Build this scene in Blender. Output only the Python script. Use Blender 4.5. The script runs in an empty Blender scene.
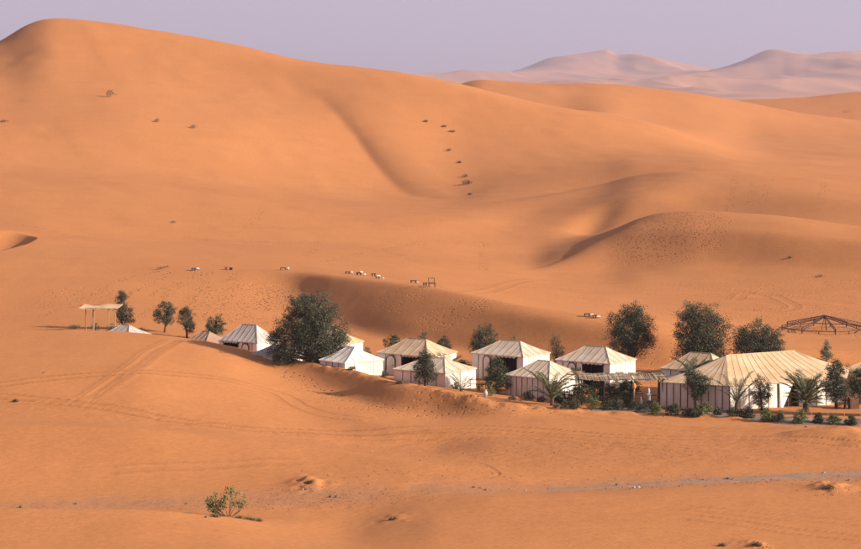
import bpy, math, random
import numpy as np
from mathutils import Vector, Matrix, noise as mnoise

S = bpy.context.scene
C = S.collection
R = math.radians
rng = np.random.RandomState(7)
random.seed(7)

# ---------------------------------------------------------------- camera
F = 2440.0          # focal length in pixels of an 861 pixel wide picture
H = 27.0            # eye height above the camp
YH = 85.0           # row of the horizon
CX = 430.5
cam_d = bpy.data.cameras.new("camera")
cam = bpy.data.objects.new("camera", cam_d)
C.objects.link(cam)
cam.location = (0, 0, H)
cam.rotation_euler = (R(90), 0, 0)
cam_d.sensor_width = 36
cam_d.lens = F / 861 * 36
cam_d.shift_y = -(274.5 - YH) / 861
cam_d.clip_start = 1
cam_d.clip_end = 60000
S.camera = cam

# ---------------------------------------------------------------- sky, sun, exposure
SUN_EL, SUN_AZ = 22.0, -20.0        # azimuth from +X towards +Y
w = bpy.data.worlds.new("World")
S.world = w
w.use_nodes = True
nt = w.node_tree
nt.nodes.clear()
sky = nt.nodes.new("ShaderNodeTexSky")
sky.sky_type = 'NISHITA'
sky.sun_disc = False
sky.sun_elevation = R(SUN_EL)
sky.sun_rotation = R(90 - SUN_AZ)
sky.dust_density = 4.0
sky.air_density = 1.0
mixn = nt.nodes.new("ShaderNodeMix")
mixn.data_type = 'RGBA'
mixn.inputs['B'].default_value = (5.0, 4.35, 5.4, 1)     # dusty lilac air over the whole sky
bg = nt.nodes.new("ShaderNodeBackground")
bg.inputs['Strength'].default_value = 0.080
wo = nt.nodes.new("ShaderNodeOutputWorld")
tcw = nt.nodes.new("ShaderNodeTexCoord")
sxyz = nt.nodes.new("ShaderNodeSeparateXYZ")
mrw = nt.nodes.new("ShaderNodeMapRange")               # the dust lies low: clear sky higher up
mrw.inputs['From Min'].default_value = 0.05; mrw.inputs['From Max'].default_value = 0.6
mrw.inputs['To Min'].default_value = 0.9; mrw.inputs['To Max'].default_value = 0.25
nt.links.new(tcw.outputs['Generated'], sxyz.inputs[0])
nt.links.new(sxyz.outputs['Z'], mrw.inputs['Value'])
nt.links.new(mrw.outputs[0], mixn.inputs['Factor'])
nt.links.new(sky.outputs[0], mixn.inputs['A'])
nt.links.new(mixn.outputs['Result'], bg.inputs['Color'])
nt.links.new(bg.outputs[0], wo.inputs[0])

sun_d = bpy.data.lights.new("sun", 'SUN')
sun_d.energy = 5.0
sun_d.angle = R(0.6)
sun_d.color = (1.0, 0.90, 0.78)
sun = bpy.data.objects.new("sun", sun_d)
C.objects.link(sun)
sd = Vector((math.cos(R(SUN_EL)) * math.cos(R(SUN_AZ)), math.cos(R(SUN_EL)) * math.sin(R(SUN_AZ)), math.sin(R(SUN_EL))))
sun.rotation_euler = sd.to_track_quat('Z', 'Y').to_euler()
sun.location = (200, 0, 200)

S.view_settings.view_transform = 'Standard'
S.view_settings.look = 'None'
S.view_settings.exposure = 0.66
S.view_settings.gamma = 1.0
S.cycles.max_bounces = 6
S.cycles.volume_bounces = 0
S.cycles.use_denoising = True

# ---------------------------------------------------------------- materials
def mat(name, col, rough=0.85, noise_scale=None, noise_amt=0.25, col2=None, bump=0.0, bump_scale=20, spec=0.2, coord='Object', detail=4, rnd=0.0):
    m = bpy.data.materials.new(name)
    m.use_nodes = True
    t = m.node_tree
    b = t.nodes['Principled BSDF']
    b.inputs['Roughness'].default_value = rough
    b.inputs['Specular IOR Level'].default_value = spec
    b.inputs['Base Color'].default_value = (*col, 1)
    tc = t.nodes.new("ShaderNodeTexCoord")
    src = None
    if noise_scale:
        n = t.nodes.new("ShaderNodeTexNoise")
        n.inputs['Scale'].default_value = noise_scale
        n.inputs['Detail'].default_value = detail
        t.links.new(tc.outputs[coord], n.inputs['Vector'])
        r = t.nodes.new("ShaderNodeValToRGB")
        c2 = col2 or tuple(c * (1 - noise_amt) for c in col)
        r.color_ramp.elements[0].position = 0.35
        r.color_ramp.elements[1].position = 0.65
        r.color_ramp.elements[0].color = (*c2, 1)
        r.color_ramp.elements[1].color = (*col, 1)
        t.links.new(n.outputs['Fac'], r.inputs['Fac'])
        src = r.outputs['Color']
        t.links.new(src, b.inputs['Base Color'])
    if rnd:
        oi = t.nodes.new("ShaderNodeObjectInfo")
        mr = t.nodes.new("ShaderNodeMapRange")
        mr.inputs['To Min'].default_value = 1 - rnd
        mr.inputs['To Max'].default_value = 1 + rnd
        t.links.new(oi.outputs['Random'], mr.inputs['Value'])
        vm = t.nodes.new("ShaderNodeVectorMath")
        vm.operation = 'SCALE'
        if src: t.links.new(src, vm.inputs[0])
        else: vm.inputs[0].default_value = col
        t.links.new(mr.outputs[0], vm.inputs['Scale'])
        t.links.new(vm.outputs[0], b.inputs['Base Color'])
    if bump:
        n2 = t.nodes.new("ShaderNodeTexNoise")
        n2.inputs['Scale'].default_value = bump_scale
        n2.inputs['Detail'].default_value = 4
        t.links.new(tc.outputs[coord], n2.inputs['Vector'])
        bp = t.nodes.new("ShaderNodeBump")
        bp.inputs['Strength'].default_value = bump
        bp.inputs['Distance'].default_value = 0.05
        t.links.new(n2.outputs['Fac'], bp.inputs['Height'])
        t.links.new(bp.outputs[0], b.inputs['Normal'])
    return m

def sand_material():
    m = bpy.data.materials.new("sand")
    m.use_nodes = True
    t = m.node_tree
    L = t.links.new
    b = t.nodes['Principled BSDF']
    b.inputs['Roughness'].default_value = 0.95
    b.inputs['Specular IOR Level'].default_value = 0.08
    geo = t.nodes.new("ShaderNodeNewGeometry")
    def noise(scale, detail=5, vec=None, rough=0.5):
        n = t.nodes.new("ShaderNodeTexNoise")
        n.inputs['Scale'].default_value = scale
        n.inputs['Detail'].default_value = detail
        n.inputs['Roughness'].default_value = rough
        L(vec or geo.outputs['Position'], n.inputs['Vector'])
        return n
    def attr(name):
        a = t.nodes.new("ShaderNodeAttribute")
        a.attribute_name = name
        return a.outputs['Fac']
    def math_(op, a, bb=None, c=None):
        n = t.nodes.new("ShaderNodeMath")
        n.operation = op
        for i, v in enumerate((a, bb, c)):
            if v is None: continue
            if isinstance(v, (int, float)): n.inputs[i].default_value = v
            else: L(v, n.inputs[i])
        return n.outputs[0]
    def mixc(fac, a, bb):
        n = t.nodes.new("ShaderNodeMix")
        n.data_type = 'RGBA'
        if isinstance(fac, (int, float)): n.inputs['Factor'].default_value = fac
        else: L(fac, n.inputs['Factor'])
        for k, v in (('A', a), ('B', bb)):
            if isinstance(v, tuple): n.inputs[k].default_value = (*v, 1)
            else: L(v, n.inputs[k])
        return n.outputs['Result']
    big = noise(0.012, 4)
    mp = t.nodes.new("ShaderNodeMapping")
    mp.inputs['Scale'].default_value = (0.35, 1, 1)
    mp.inputs['Rotation'].default_value = (0, 0, 0.3)
    L(geo.outputs['Position'], mp.inputs['Vector'])
    mid = noise(0.22, 6, mp.outputs[0], 0.6)
    fine = noise(2.2, 6, None, 0.65)
    ss = t.nodes.new("ShaderNodeMapRange")
    ss.inputs['From Min'].default_value = 0.35; ss.inputs['From Max'].default_value = 0.65
    L(big.outputs['Fac'], ss.inputs['Value'])
    c1 = mixc(ss.outputs[0], SAND_A, SAND_B)
    ss2 = t.nodes.new("ShaderNodeMapRange")
    ss2.inputs['From Min'].default_value = 0.40; ss2.inputs['From Max'].default_value = 0.75
    ss2.inputs['To Max'].default_value = 0.35
    L(mid.outputs['Fac'], ss2.inputs['Value'])
    c2 = mixc(ss2.outputs[0], c1, SAND_C)
    fr = t.nodes.new("ShaderNodeMapRange")
    fr.inputs['From Min'].default_value = 0.3; fr.inputs['From Max'].default_value = 0.7
    fr.inputs['To Min'].default_value = 0.90; fr.inputs['To Max'].default_value = 1.08
    L(fine.outputs['Fac'], fr.inputs['Value'])
    sc = t.nodes.new("ShaderNodeVectorMath"); sc.operation = 'SCALE'
    L(c2, sc.inputs[0]); L(fr.outputs[0], sc.inputs['Scale'])
    # grit: pale grey gravel that shows through the sand
    gn = noise(0.9, 6, mp.outputs[0], 0.7)
    gf = math_('MULTIPLY', attr('grit'), math_('MULTIPLY_ADD', gn.outputs['Fac'], 3.0, -0.9))
    gcl = t.nodes.new("ShaderNodeClamp"); L(gf, gcl.inputs[0])
    c3 = mixc(gcl.outputs[0], sc.outputs[0], (0.33, 0.195, 0.125))
    # rust-brown crust on the trodden flats
    rs = noise(0.6, 7, mp.outputs[0], 0.75)
    rf = math_('MULTIPLY', attr('trod'), math_('MULTIPLY_ADD', rs.outputs['Fac'], 2.0, -0.75))
    rcl = t.nodes.new("ShaderNodeClamp"); L(math_('MULTIPLY', rf, 0.35), rcl.inputs[0])
    c4 = mixc(rcl.outputs[0], c3, (0.26, 0.10, 0.042))
    rn = noise(1.4, 4, None, 0.6)
    rm = math_('MULTIPLY', attr('rutted'), math_('MULTIPLY_ADD', rn.outputs['Fac'], 1.4, 0.1))
    rc2 = t.nodes.new("ShaderNodeClamp"); L(math_('MULTIPLY', rm, 0.6), rc2.inputs[0])
    c5 = mixc(rc2.outputs[0], c4, (0.25, 0.088, 0.032))     # darker brown along the wheel tracks
    L(c5, b.inputs['Base Color'])
    # relief: footprints where trodden, soft hummocks elsewhere
    vor = t.nodes.new("ShaderNodeTexVoronoi")
    vor.inputs['Scale'].default_value = 1.9
    vor.inputs['Randomness'].default_value = 1.0
    L(geo.outputs['Position'], vor.inputs['Vector'])
    vr = t.nodes.new("ShaderNodeMapRange")
    vr.interpolation_type = 'SMOOTHSTEP'
    vr.inputs['From Min'].default_value = 0.05; vr.inputs['From Max'].default_value = 0.33
    vr.inputs['To Min'].default_value = -1.0; vr.inputs['To Max'].default_value = 0.0
    L(vor.outputs['Distance'], vr.inputs['Value'])
    fm = t.nodes.new("ShaderNodeMapRange")
    fm.inputs['From Min'].default_value = 0.36; fm.inputs['From Max'].default_value = 0.52
    fn_ = noise(0.5, 3, None, 0.6)
    L(fn_.outputs['Fac'], fm.inputs['Value'])
    foot = math_('MULTIPLY', math_('MULTIPLY', attr('foot'), vr.outputs[0]), fm.outputs[0])
    med = noise(0.8, 5, None, 0.6)
    h = math_('MULTIPLY', foot, 0.42)
    h = math_('ADD', h, math_('MULTIPLY', math_('MULTIPLY', attr('trod'), med.outputs['Fac']), 0.20))
    h = math_('ADD', h, math_('MULTIPLY', mid.outputs['Fac'], 0.12))
    h = math_('ADD', h, math_('MULTIPLY', fine.outputs['Fac'], 0.025))
    # wind ripples
    wv = t.nodes.new("ShaderNodeTexWave")
    wv.inputs['Scale'].default_value = 1.1
    wv.inputs['Distortion'].default_value = 5
    wv.inputs['Detail'].default_value = 3
    wv.inputs['Detail Scale'].default_value = 0.4
    mp2 = t.nodes.new("ShaderNodeMapping")
    mp2.inputs['Rotation'].default_value = (0, 0, 0.6)
    L(geo.outputs['Position'], mp2.inputs['Vector'])
    L(mp2.outputs[0], wv.inputs['Vector'])
    h = math_('ADD', h, math_('MULTIPLY', wv.outputs['Fac'], 0.004))
    bp = t.nodes.new("ShaderNodeBump")
    bp.inputs['Strength'].default_value = 1.0
    bp.inputs['Distance'].default_value = 1.0
    L(h, bp.inputs['Height'])
    L(bp.outputs[0], b.inputs['Normal'])
    return m

SAND_A = (0.485, 0.193, 0.068)
SAND_B = (0.515, 0.208, 0.075)
SAND_C = (0.435, 0.165, 0.056)

# ---------------------------------------------------------------- terrain
def pchip(x, y, xq, kinks=()):
    """monotone cubic through (x, y); x (n,) or (n,m), y (n,m) -> evaluated at xq (k,) ; columnwise"""
    if x.ndim == 1: x = np.repeat(x[:, None], y.shape[1], 1)
    h = np.diff(x, axis=0)
    d = np.diff(y, axis=0) / h
    m = np.zeros_like(y)
    w1 = 2 * h[1:] + h[:-1]; w2 = h[1:] + 2 * h[:-1]
    ok = d[:-1] * d[1:] > 0
    with np.errstate(all='ignore'):
        mm = (w1 + w2) / (w1 / d[:-1] + w2 / d[1:])
    m[1:-1] = np.where(ok, mm, 0)
    m[0] = d[0]; m[-1] = d[-1]
    ml = m.copy(); mr = m.copy()                  # sharp-crested nodes keep a different slope on either side
    for q in kinks:
        ml[q] = d[q - 1]; mr[q] = d[q]
    out = np.empty((len(xq), y.shape[1]))
    n = x.shape[0]
    cols = np.arange(y.shape[1])
    for k, q in enumerate(xq):
        i = np.clip((x <= q).sum(0) - 1, 0, n - 2)
        x0 = x[i, cols]; hh = h[i, cols]
        tt = np.clip((q - x0) / hh, 0, 1)
        y0 = y[i, cols]; y1 = y[i + 1, cols]; m0 = mr[i, cols]; m1 = ml[i + 1, cols]
        t2 = tt * tt; t3 = t2 * tt
        out[k] = (2*t3-3*t2+1)*y0 + (t3-2*t2+tt)*hh*m0 + (-2*t3+3*t2)*y1 + (t3-t2)*hh*m1
    return out

def curve(pts, q):
    pts = sorted(pts)
    x = np.array([p[0] for p in pts], float); y = np.array([p[1] for p in pts], float)
    if len(pts) == 1: return np.full(len(q), y[0])
    return pchip(x, y[:, None], np.clip(q, x[0], x[-1]))[:, 0]

# each line runs across the view: ('y' rows | 'z' heights, [(column, value)...], [(column, distance)...])
LINES = [
 ('z', [(0, 25.4)], [(0, 2)]),
 ('z', [(0, 12)], [(0, 45)]),
 ('z', [(0, 2.5)], [(0, 105)]),
 ('z', [(0, 0.0)], [(0, 138)]),
 ('Y', [(-200,508),(0,508),(125,508.5),(208,516),(300,529),(345,533),(400,525),(440,519),(600,516),(1060,514)], [(0,152)]),
 ('z', [(-200,-.9),(0,-.9),(125,-.85),(250,-.75),(345,-.75),(430,-.1),(500,.2),(1060,.3)], [(0,157.5)]),
 ('y', [(-200,505),(0,505),(200,501),(300,497),(370,493),(430,490),(480,489),(540,488.5),(700,481),(861,473),(1060,466)], [(-200,162),(300,163),(861,168),(1060,169)]),
 ('Y', [(-200,421),(0,423),(125,427),(208,435),(300,445),(350,453),(418,462),(445,464.5),(500,467),(861,459),(1060,456)], [(-200,184),(0,182),(300,178),(445,172),(861,173)]),
 ('y', [(-200,415),(0,417),(200,427),(300,437.5),(360,443.5),(430,445),(500,437),(861,433),(1060,430)], [(0,188)]),
 ('y', [(-200,366),(0,367),(125,367),(200,380),(300,405),(350,416),(400,425),(480,429),(560,428),(861,429),(1060,428)], [(-200,210),(100,210),(200,208),(300,204),(400,194),(500,191),(1060,191)]),
 ('y', [(-200,342),(0,342),(60,342),(125,344),(190,350),(225,357),(260,370),(300,385),(350,401),(400,412),(440,417),(480,418),(520,418.5),(560,418),(620,418),(861,418),(1060,417)], [(-200,227),(0,227),(125,226),(190,224),(225,223),(260,221),(300,216.5),(350,209),(400,202.5),(440,199.8),(480,197.2),(520,195.8),(560,195.5),(1060,195.5)]),
 ('Y', [(-200,330),(0,330),(60,330),(125,332),(190,338.5),(260,352),(300,359.5),(350,369.5),(400,384),(440,390),(480,399),(520,407),(560,410.5),(620,412.5),(861,412),(1060,410)], [(-200,238),(0,236),(125,234),(190,231),(260,230),(300,225.5),(350,217),(400,208),(440,204.5),(480,200.5),(520,198.5),(560,198.5),(620,199.5),(1060,200)]),
 ('z', [(-200,1.5),(0,1.5),(100,1.6),(200,1.1),(300,.6),(400,.3),(500,0),(1060,0)], [(-200,246),(100,243),(200,239),(300,231),(400,225),(500,222),(1060,222)]),
 ('z', [(-200,2.0),(0,1.9),(100,2.1),(200,1.7),(300,.8),(400,.3),(500,.15),(700,.1),(861,.2),(1060,.3)], [(-200,257),(0,257),(200,251),(300,244),(400,237),(500,229),(600,226),(700,224.8),(1060,224.8)]),
 ('z', [(-200,2.5),(0,2.5),(100,2.6),(200,2.3),(290,1.3),(330,.9),(400,.5),(500,.3),(600,.25),(700,.15),(861,.2),(1060,.3)], [(-200,281),(0,281),(100,281),(200,279),(290,272),(330,266),(400,251.5),(440,247),(500,240.7),(550,236.8),(600,233.8),(640,231.8),(690,230),(1060,229)]),
 ('z', [(-200,2.9),(0,2.9),(100,3.0),(200,2.75),(290,1.9),(330,2.0),(400,2.1),(440,2.0),(500,1.75),(550,1.6),(600,1.5),(640,1.4),(690,1.2),(760,.7),(861,.6),(1060,.6)], [(-200,286),(0,286),(100,286),(200,284),(290,279),(330,272),(400,257.5),(440,252),(500,244.8),(550,240.2),(600,236.6),(640,234.3),(690,232.6),(1060,232)]),
 ('y', [(-200,272),(0,273),(100,276),(200,280),(250,283),(290,287),(330,287),(400,294),(440,300),(500,311),(550,317),(600,323.5),(640,328.5),(680,336.5),(710,341.5),(760,347),(861,350),(1060,350)], [(-200,303),(0,302),(100,299),(200,295),(290,290),(330,281),(400,266.5),(440,259.6),(500,250.2),(550,244.5),(600,240.2),(640,237.3),(690,235.5),(1060,235.5)]),
 ('Y', [(-200,260),(0,262),(100,266),(200,269),(290,271.5),(330,275),(400,283),(440,289),(500,301),(550,310),(600,317),(640,322),(680,328.5),(710,335),(760,343),(861,346),(1060,346)], [(-200,312),(0,312),(100,308),(200,303),(290,297),(330,286),(400,271),(440,264),(500,254),(550,248),(600,243.5),(640,240.4),(690,238.5),(1060,238.5)]),
 ('y', [(-200,255),(0,254),(40,254),(200,258),(300,262),(400,270),(500,283),(600,292),(700,296),(861,299),(1060,300)], [(-200,324),(200,321),(330,316),(440,306),(600,300),(861,290),(1060,285)]),
 ('y', [(-200,238),(0,240),(100,245),(200,250),(300,253),(400,258),(500,267),(540,271),(600,272),(640,268),(700,264),(760,265),(861,271),(1060,277)], [(0,345),(600,342),(700,337),(861,318),(1060,303)]),
 ('Y', [(-200,229),(0,230),(30,236),(100,240),(200,245),(300,247),(400,252),(500,261),(530,263),(560,256),(600,245),(640,234.5),(700,229.5),(760,231),(861,241),(1060,254)], [(0,362),(600,363),(700,352),(861,332),(1060,312)]),
 ('y', [(-200,227),(0,228),(100,237),(200,242.5),(300,244),(400,248),(500,256.5),(530,257),(560,250),(600,238.5),(640,222.5),(665,218),(700,216.5),(760,218.5),(861,231),(1060,247)], [(0,377),(600,378.5),(640,374.5),(700,364),(861,344),(1060,322)]),
 ('Y', [(-200,224),(0,225),(100,234),(200,240),(300,241),(400,245),(500,252),(530,253),(560,247),(600,234),(640,217),(665,212.5),(700,211),(760,213),(861,225),(1060,243)], [(0,384),(560,385),(600,386),(640,382),(700,372),(861,352),(1060,330)]),
 ('y', [(-200,212),(0,214),(100,219),(200,223),(300,226),(400,230),(500,236),(560,233.5),(600,232.5),(640,230),(700,225),(760,224),(861,231),(1060,246)], [(0,402),(600,404),(700,397),(861,373),(1060,350)]),
 ('y', [(-200,178),(0,187),(100,194),(200,204),(300,214),(400,218.5),(430,219),(500,219),(560,212),(600,204),(640,194),(680,191.5),(720,192),(800,195.5),(861,200.5),(1060,212)], [(0,440),(200,427),(300,420),(430,417),(560,430),(680,430),(861,403),(1060,385)]),
 ('y', [(-200,170),(0,178.5),(100,185.5),(200,197.5),(300,207.5),(430,212.5),(500,206),(560,197.5),(600,189.5),(640,179.5),(680,176.5),(720,178.5),(800,183),(861,189),(1060,204)], [(0,469),(100,457),(200,444),(300,437),(430,432),(500,447),(560,460),(600,468),(640,464),(700,452),(861,431),(1060,410)]),
 ('Y', [(-200,166),(0,174),(100,181),(200,194),(300,205),(430,210),(500,203),(560,194),(600,185),(640,174.5),(680,171),(720,173),(800,178),(861,184),(1060,200)], [(0,478),(100,466),(200,453),(300,446),(430,441),(500,456),(560,469),(600,477),(640,473),(700,461),(861,440),(1060,419)]),
 ('z', [(-200,8.6),(0,8.4),(100,7.7),(200,6.0),(300,4.6),(430,4.1),(500,4.6),(560,5.4),(600,6.6),(640,7.7),(680,8.3),(720,8.3),(800,7.8),(861,7.4),(1060,6.4)], [(0,495),(100,484),(200,471),(300,464),(430,459),(500,474),(560,487),(600,494),(640,490),(700,478),(861,457),(1060,436)]),
 ('y', [(-200,158),(0,166),(100,171),(200,181),(300,193),(400,197),(450,196),(500,188),(600,172),(640,164),(700,162),(760,166),(861,171),(1060,185)], [(0,515)]),
 ('y', [(-200,118),(0,120),(100,118),(200,125),(300,138),(400,152),(450,157),(500,154),(600,148),(700,152),(760,160),(861,165),(1060,178)], [(0,570)]),
 ('y', [(-200,82),(0,60),(50,46),(100,49.5),(150,57),(200,65),(300,82),(400,98),(470,110),(530,117),(600,127.5),(700,146.5),(760,157),(861,163),(1060,172)], [(-200,655),(50,655),(400,617),(600,593),(700,585),(1060,585)]),
 ('y', [(-200,80),(-60,60),(0,43),(25,31),(50,24),(75,24.5),(100,27.5),(150,35.5),(200,43.5),(250,52),(300,62),(350,70),(400,78.5),(470,92),(530,104),(600,117),(700,144),(760,156),(861,162.3),(1060,170.5)], [(-200,673),(50,673),(400,634),(600,606),(700,593),(1060,593)]),
 ('Y', [(-200,75),(-60,58),(0,39),(25,22),(50,15),(75,16),(100,19.5),(150,28),(200,36),(250,45),(300,57),(350,64),(400,72),(430,78),(470,86.5),(530,99),(600,113),(640,121),(690,138),(730,151),(780,159),(861,162),(1060,170)], [(-200,690),(50,690),(400,650),(600,620),(700,603),(1060,603)]),
 ('z', [(-200,20),(0,26),(300,22),(470,18),(560,17),(600,18.5),(640,16),(700,13),(760,9.5),(861,9),(1060,10)], [(0,760)]),
 ('y', [(-200,100),(430,96),(455,90),(467,85),(480,81.5),(500,82),(560,85),(600,86.5),(640,90),(700,98),(760,109.5),(800,116.5),(861,124),(1060,143)], [(0,880)]),
 ('Y', [(-200,95),(430,92),(455,86),(467,81),(480,78),(500,79),(560,82),(600,83),(640,86.5),(700,94.5),(760,105.5),(800,113),(861,121),(1060,140)], [(0,900)]),
 ('z', [(-200,12),(480,18),(600,16),(700,11),(1060,9)], [(0,1010)]),
 ('Y', [(-200,105),(600,102),(720,100),(770,98),(800,96),(861,89.5),(1000,84),(1060,86)], [(0,1120)]),
 ('z', [(0,8)], [(0,1300)]),
 ('z', [(0,4)], [(0,1700)]),
 ('z', [(0,4)], [(0,2600)]),
 ('z', [(0,4)], [(0,4000)]),
]
PXG = np.unique(np.concatenate([np.arange(-420, -40, 8.0), np.arange(-40, 901, 1.5), np.arange(902, 1285, 8.0)]))
DG = [2.0]
while DG[-1] < 132: DG.append(DG[-1] * 1.06)
DG = [d for d in DG if d < 132] + list(np.arange(132, 292, 0.28))
while DG[-1] < 700: DG.append(DG[-1] * 1.0026)
while DG[-1] < 3900: DG.append(DG[-1] * 1.006)
DG = np.array(DG)

ctrl_px = np.arange(-420, 1286, 5.0)
zs, ds = [], []
for kind, vals, dist in LINES:
    d = curve(dist, ctrl_px); v = curve(vals, ctrl_px)
    zs.append(H - (v - YH) / F * d if kind in 'yY' else v); ds.append(d)
zs = np.array(zs); ds = np.array(ds)
Zc = pchip(ds, zs, DG, [i for i, l in enumerate(LINES) if l[0] == 'Y'])                       # rows DG, columns ctrl_px
def blur(a, sig, axis):
    r = int(sig * 3) + 1
    k = np.exp(-0.5 * (np.arange(-r, r + 1) / sig) ** 2); k /= k.sum()
    pad = [(0, 0), (0, 0)]; pad[axis] = (r, r)
    p = np.pad(a, pad, mode='edge')
    out = np.zeros_like(a)
    for i, kk in enumerate(k):
        out += kk * (p[i:i + a.shape[0]] if axis == 0 else p[:, i:i + a.shape[1]])
    return out
Zc = blur(Zc, 1.3, 1)
Z = np.empty((len(DG), len(PXG)))
for i in range(len(DG)):
    Z[i] = np.interp(PXG, ctrl_px, Zc[i])
Z = blur(Z, 1.5, 1)
Z = blur(Z, 1.3, 0)
X = (PXG[None, :] - CX) / F * DG[:, None]
Y = np.repeat(DG[:, None], len(PXG), 1)

# smooth value noise on the plane
def vnoise(x, y, seed=0):
    r = np.random.RandomState(seed).rand(256, 256)
    xi = np.floor(x).astype(int); yi = np.floor(y).astype(int)
    fx = x - xi; fy = y - yi
    fx = fx * fx * fx * (fx * (fx * 6 - 15) + 10); fy = fy * fy * fy * (fy * (fy * 6 - 15) + 10)
    g = lambda a, b: r[a & 255, b & 255]
    return (g(xi, yi) * (1 - fx) + g(xi + 1, yi) * fx) * (1 - fy) + (g(xi, yi + 1) * (1 - fx) + g(xi + 1, yi + 1) * fx) * fy - 0.5

def W(px, d, z=None):
    x = (px - CX) / F * d
    return (x, d) if z is None else (x, d, z)

def zat_idx(px, d):
    j = np.interp(px, PXG, np.arange(len(PXG))); i = np.interp(d, DG, np.arange(len(DG)))
    i0 = int(min(i, len(DG) - 2)); j0 = int(min(j, len(PXG) - 2)); a = i - i0; b = j - j0
    return float((Z[i0, j0] * (1 - b) + Z[i0, j0 + 1] * b) * (1 - a) + (Z[i0 + 1, j0] * (1 - b) + Z[i0 + 1, j0 + 1] * b) * a)
def gz(x, y):
    return zat_idx(CX + x / y * F, y)
def G(px, d, dz=0.0):
    return Vector(((px - CX) / F * d, d, zat_idx(px, d) + dz))
def hit(px, py, dmin=120, dmax=3000):
    """the spot on the sand seen at this pixel of the photograph, nearest one beyond dmin"""
    prev = None
    for d in DG:
        if d < dmin or d > dmax: continue
        yy = YH + (H - zat_idx(px, d)) / d * F
        if yy <= py:
            if prev and prev[1] > py:
                a = (prev[1] - py) / (prev[1] - yy + 1e-9)
                d = prev[0] + (d - prev[0]) * a
            return (px - CX) / F * d, float(d)
        prev = (d, yy)
    return (px - CX) / F * dmax, float(dmax)

# hollows and slip faces cut into the dunes
def bowl(px, d, rx, ry, depth, rot=0.0, skew=0.0, power=2.0):
    global Z
    cx, cy = W(px, d)
    dx = X - cx; dy = Y - cy
    c, s = math.cos(rot), math.sin(rot)
    u = (dx * c + dy * s) / rx; v = (-dx * s + dy * c) / ry
    u = u + skew * u * u
    Z = Z - depth * np.exp(-(np.sqrt(u * u + v * v) ** power))
BOWLS = [
 # px, distance, rx, ry, depth, rot, skew
 (594, 414, 3.2, 12, 0.8, -0.25, 0.0, 2.0),
]
for b_ in BOWLS: bowl(*b_)
def pit(px, d, rx, ry, depth, k):
    """wind-scooped pit with a crisp rim"""
    global Z
    cx, cy = W(px, d)
    dx = (X - cx) / rx; dy = (Y - cy) / ry
    r = np.sqrt(dx * dx + dy * dy)
    t = np.clip((1 - r) * k, 0, 1)
    Z = Z - depth * t * (1.5 - 0.5 * t * t) * 0.8
pit(-20, 342, 7.2, 21, 4.2, 1.7)

# left-facing slip face running down the flank of the great dune
def slip(pts, height, run, tail):
    """pts: plan polyline of the foot of the face; ground on its right is lifted, steeply over run and fading over tail"""
    global Z
    P = np.array(pts)
    best = np.full(Z.shape, 1e9); side = np.zeros_like(Z); tt = np.zeros_like(Z)
    n = len(P) - 1
    for k in range(n):
        a = P[k]; bb = P[k + 1]; e = bb - a; l2 = (e ** 2).sum()
        t_ = np.clip(((X - a[0]) * e[0] + (Y - a[1]) * e[1]) / l2, 0, 1)
        qx = X - (a[0] + t_ * e[0]); qy = Y - (a[1] + t_ * e[1])
        dd = np.hypot(qx, qy)
        sg = np.sign(e[0] * qy - e[1] * qx)
        m = dd < best
        best[m] = dd[m]; side[m] = sg[m]; tt[m] = ((k + t_) / n)[m]
    s_ = best * -side; s_ = np.where(s_ > 0, s_, 0)
    up = np.where(s_ > 0, 1 - np.exp(-(s_ / run)), 0) * np.exp(-(np.maximum(s_, 0) / tail) ** 2)
    ylo, yhi = P[:, 1].min(), P[:, 1].max()
    env = np.sin(np.clip((Y - ylo) / (yhi - ylo), 0, 1) * math.pi) ** 1.2
    Z = Z + blur(blur(np.nan_to_num(height * up * env), 1.4, 0), 1.2, 1)

slip([W(452, 502), W(438, 508), W(412, 522), W(380, 550), W(355, 580), W(325, 612), W(300, 632)], 2.5, 4.2, 34)
slip([W(508, 340), W(540, 352), W(566, 360), W(600, 372), W(632, 385)][::1], 1.1, 2.5, 14)

# undulation of the sand: long swells, wind hummocks
amp_far = np.clip((Y - 280) / 400, 0, 1)
camp = np.exp(-((Y - 216) / 22.0) ** 4)
Z += (0.10 + 0.7 * amp_far) * vnoise(X / 38 + 3.1, Y / 55 + 1.7, 1) * 1.6
Z += (0.12 - 0.07 * camp + 0.12 * amp_far) * vnoise((X + 0.35 * Y) / 13, Y / 22, 2) * 1.2
Z += (0.07 - 0.03 * camp + 0.10 * amp_far) * vnoise((X + 0.3 * Y) / 4.5, Y / 8.5, 3)
Z += 0.025 * vnoise(X / 1.5, Y / 2.5, 4)
Z[Y < 100] = np.minimum(Z[Y < 100], H - 1.6 - 0.0)

def dist_poly(P, lim):
    """distance of every grid vertex to a plan polyline, only computed near it"""
    out = np.full(Z.shape, 1e6)
    P = np.array(P, float)
    for k in range(len(P) - 1):
        a = P[k]; b = P[k + 1]
        i0, i1 = np.searchsorted(DG, [min(a[1], b[1]) - lim - 1, max(a[1], b[1]) + lim + 1])
        i1 = min(i1 + 1, len(DG)); i0 = max(i0 - 1, 0)
        if i1 <= i0: continue
        xs = X[i0:i1]; ys = Y[i0:i1]
        e = b - a; l2 = (e ** 2).sum() + 1e-9
        t_ = np.clip(((xs - a[0]) * e[0] + (ys - a[1]) * e[1]) / l2, 0, 1)
        dd = np.hypot(xs - a[0] - t_ * e[0], ys - a[1] - t_ * e[1])
        out[i0:i1] = np.minimum(out[i0:i1], dd)
    return out

def smooth_poly(pts, n=60):
    P = np.array(pts, float)
    s = np.concatenate([[0], np.cumsum(np.hypot(*np.diff(P, axis=0).T))])
    q = np.linspace(0, s[-1], n)
    return pchip(s, P, q)

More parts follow.
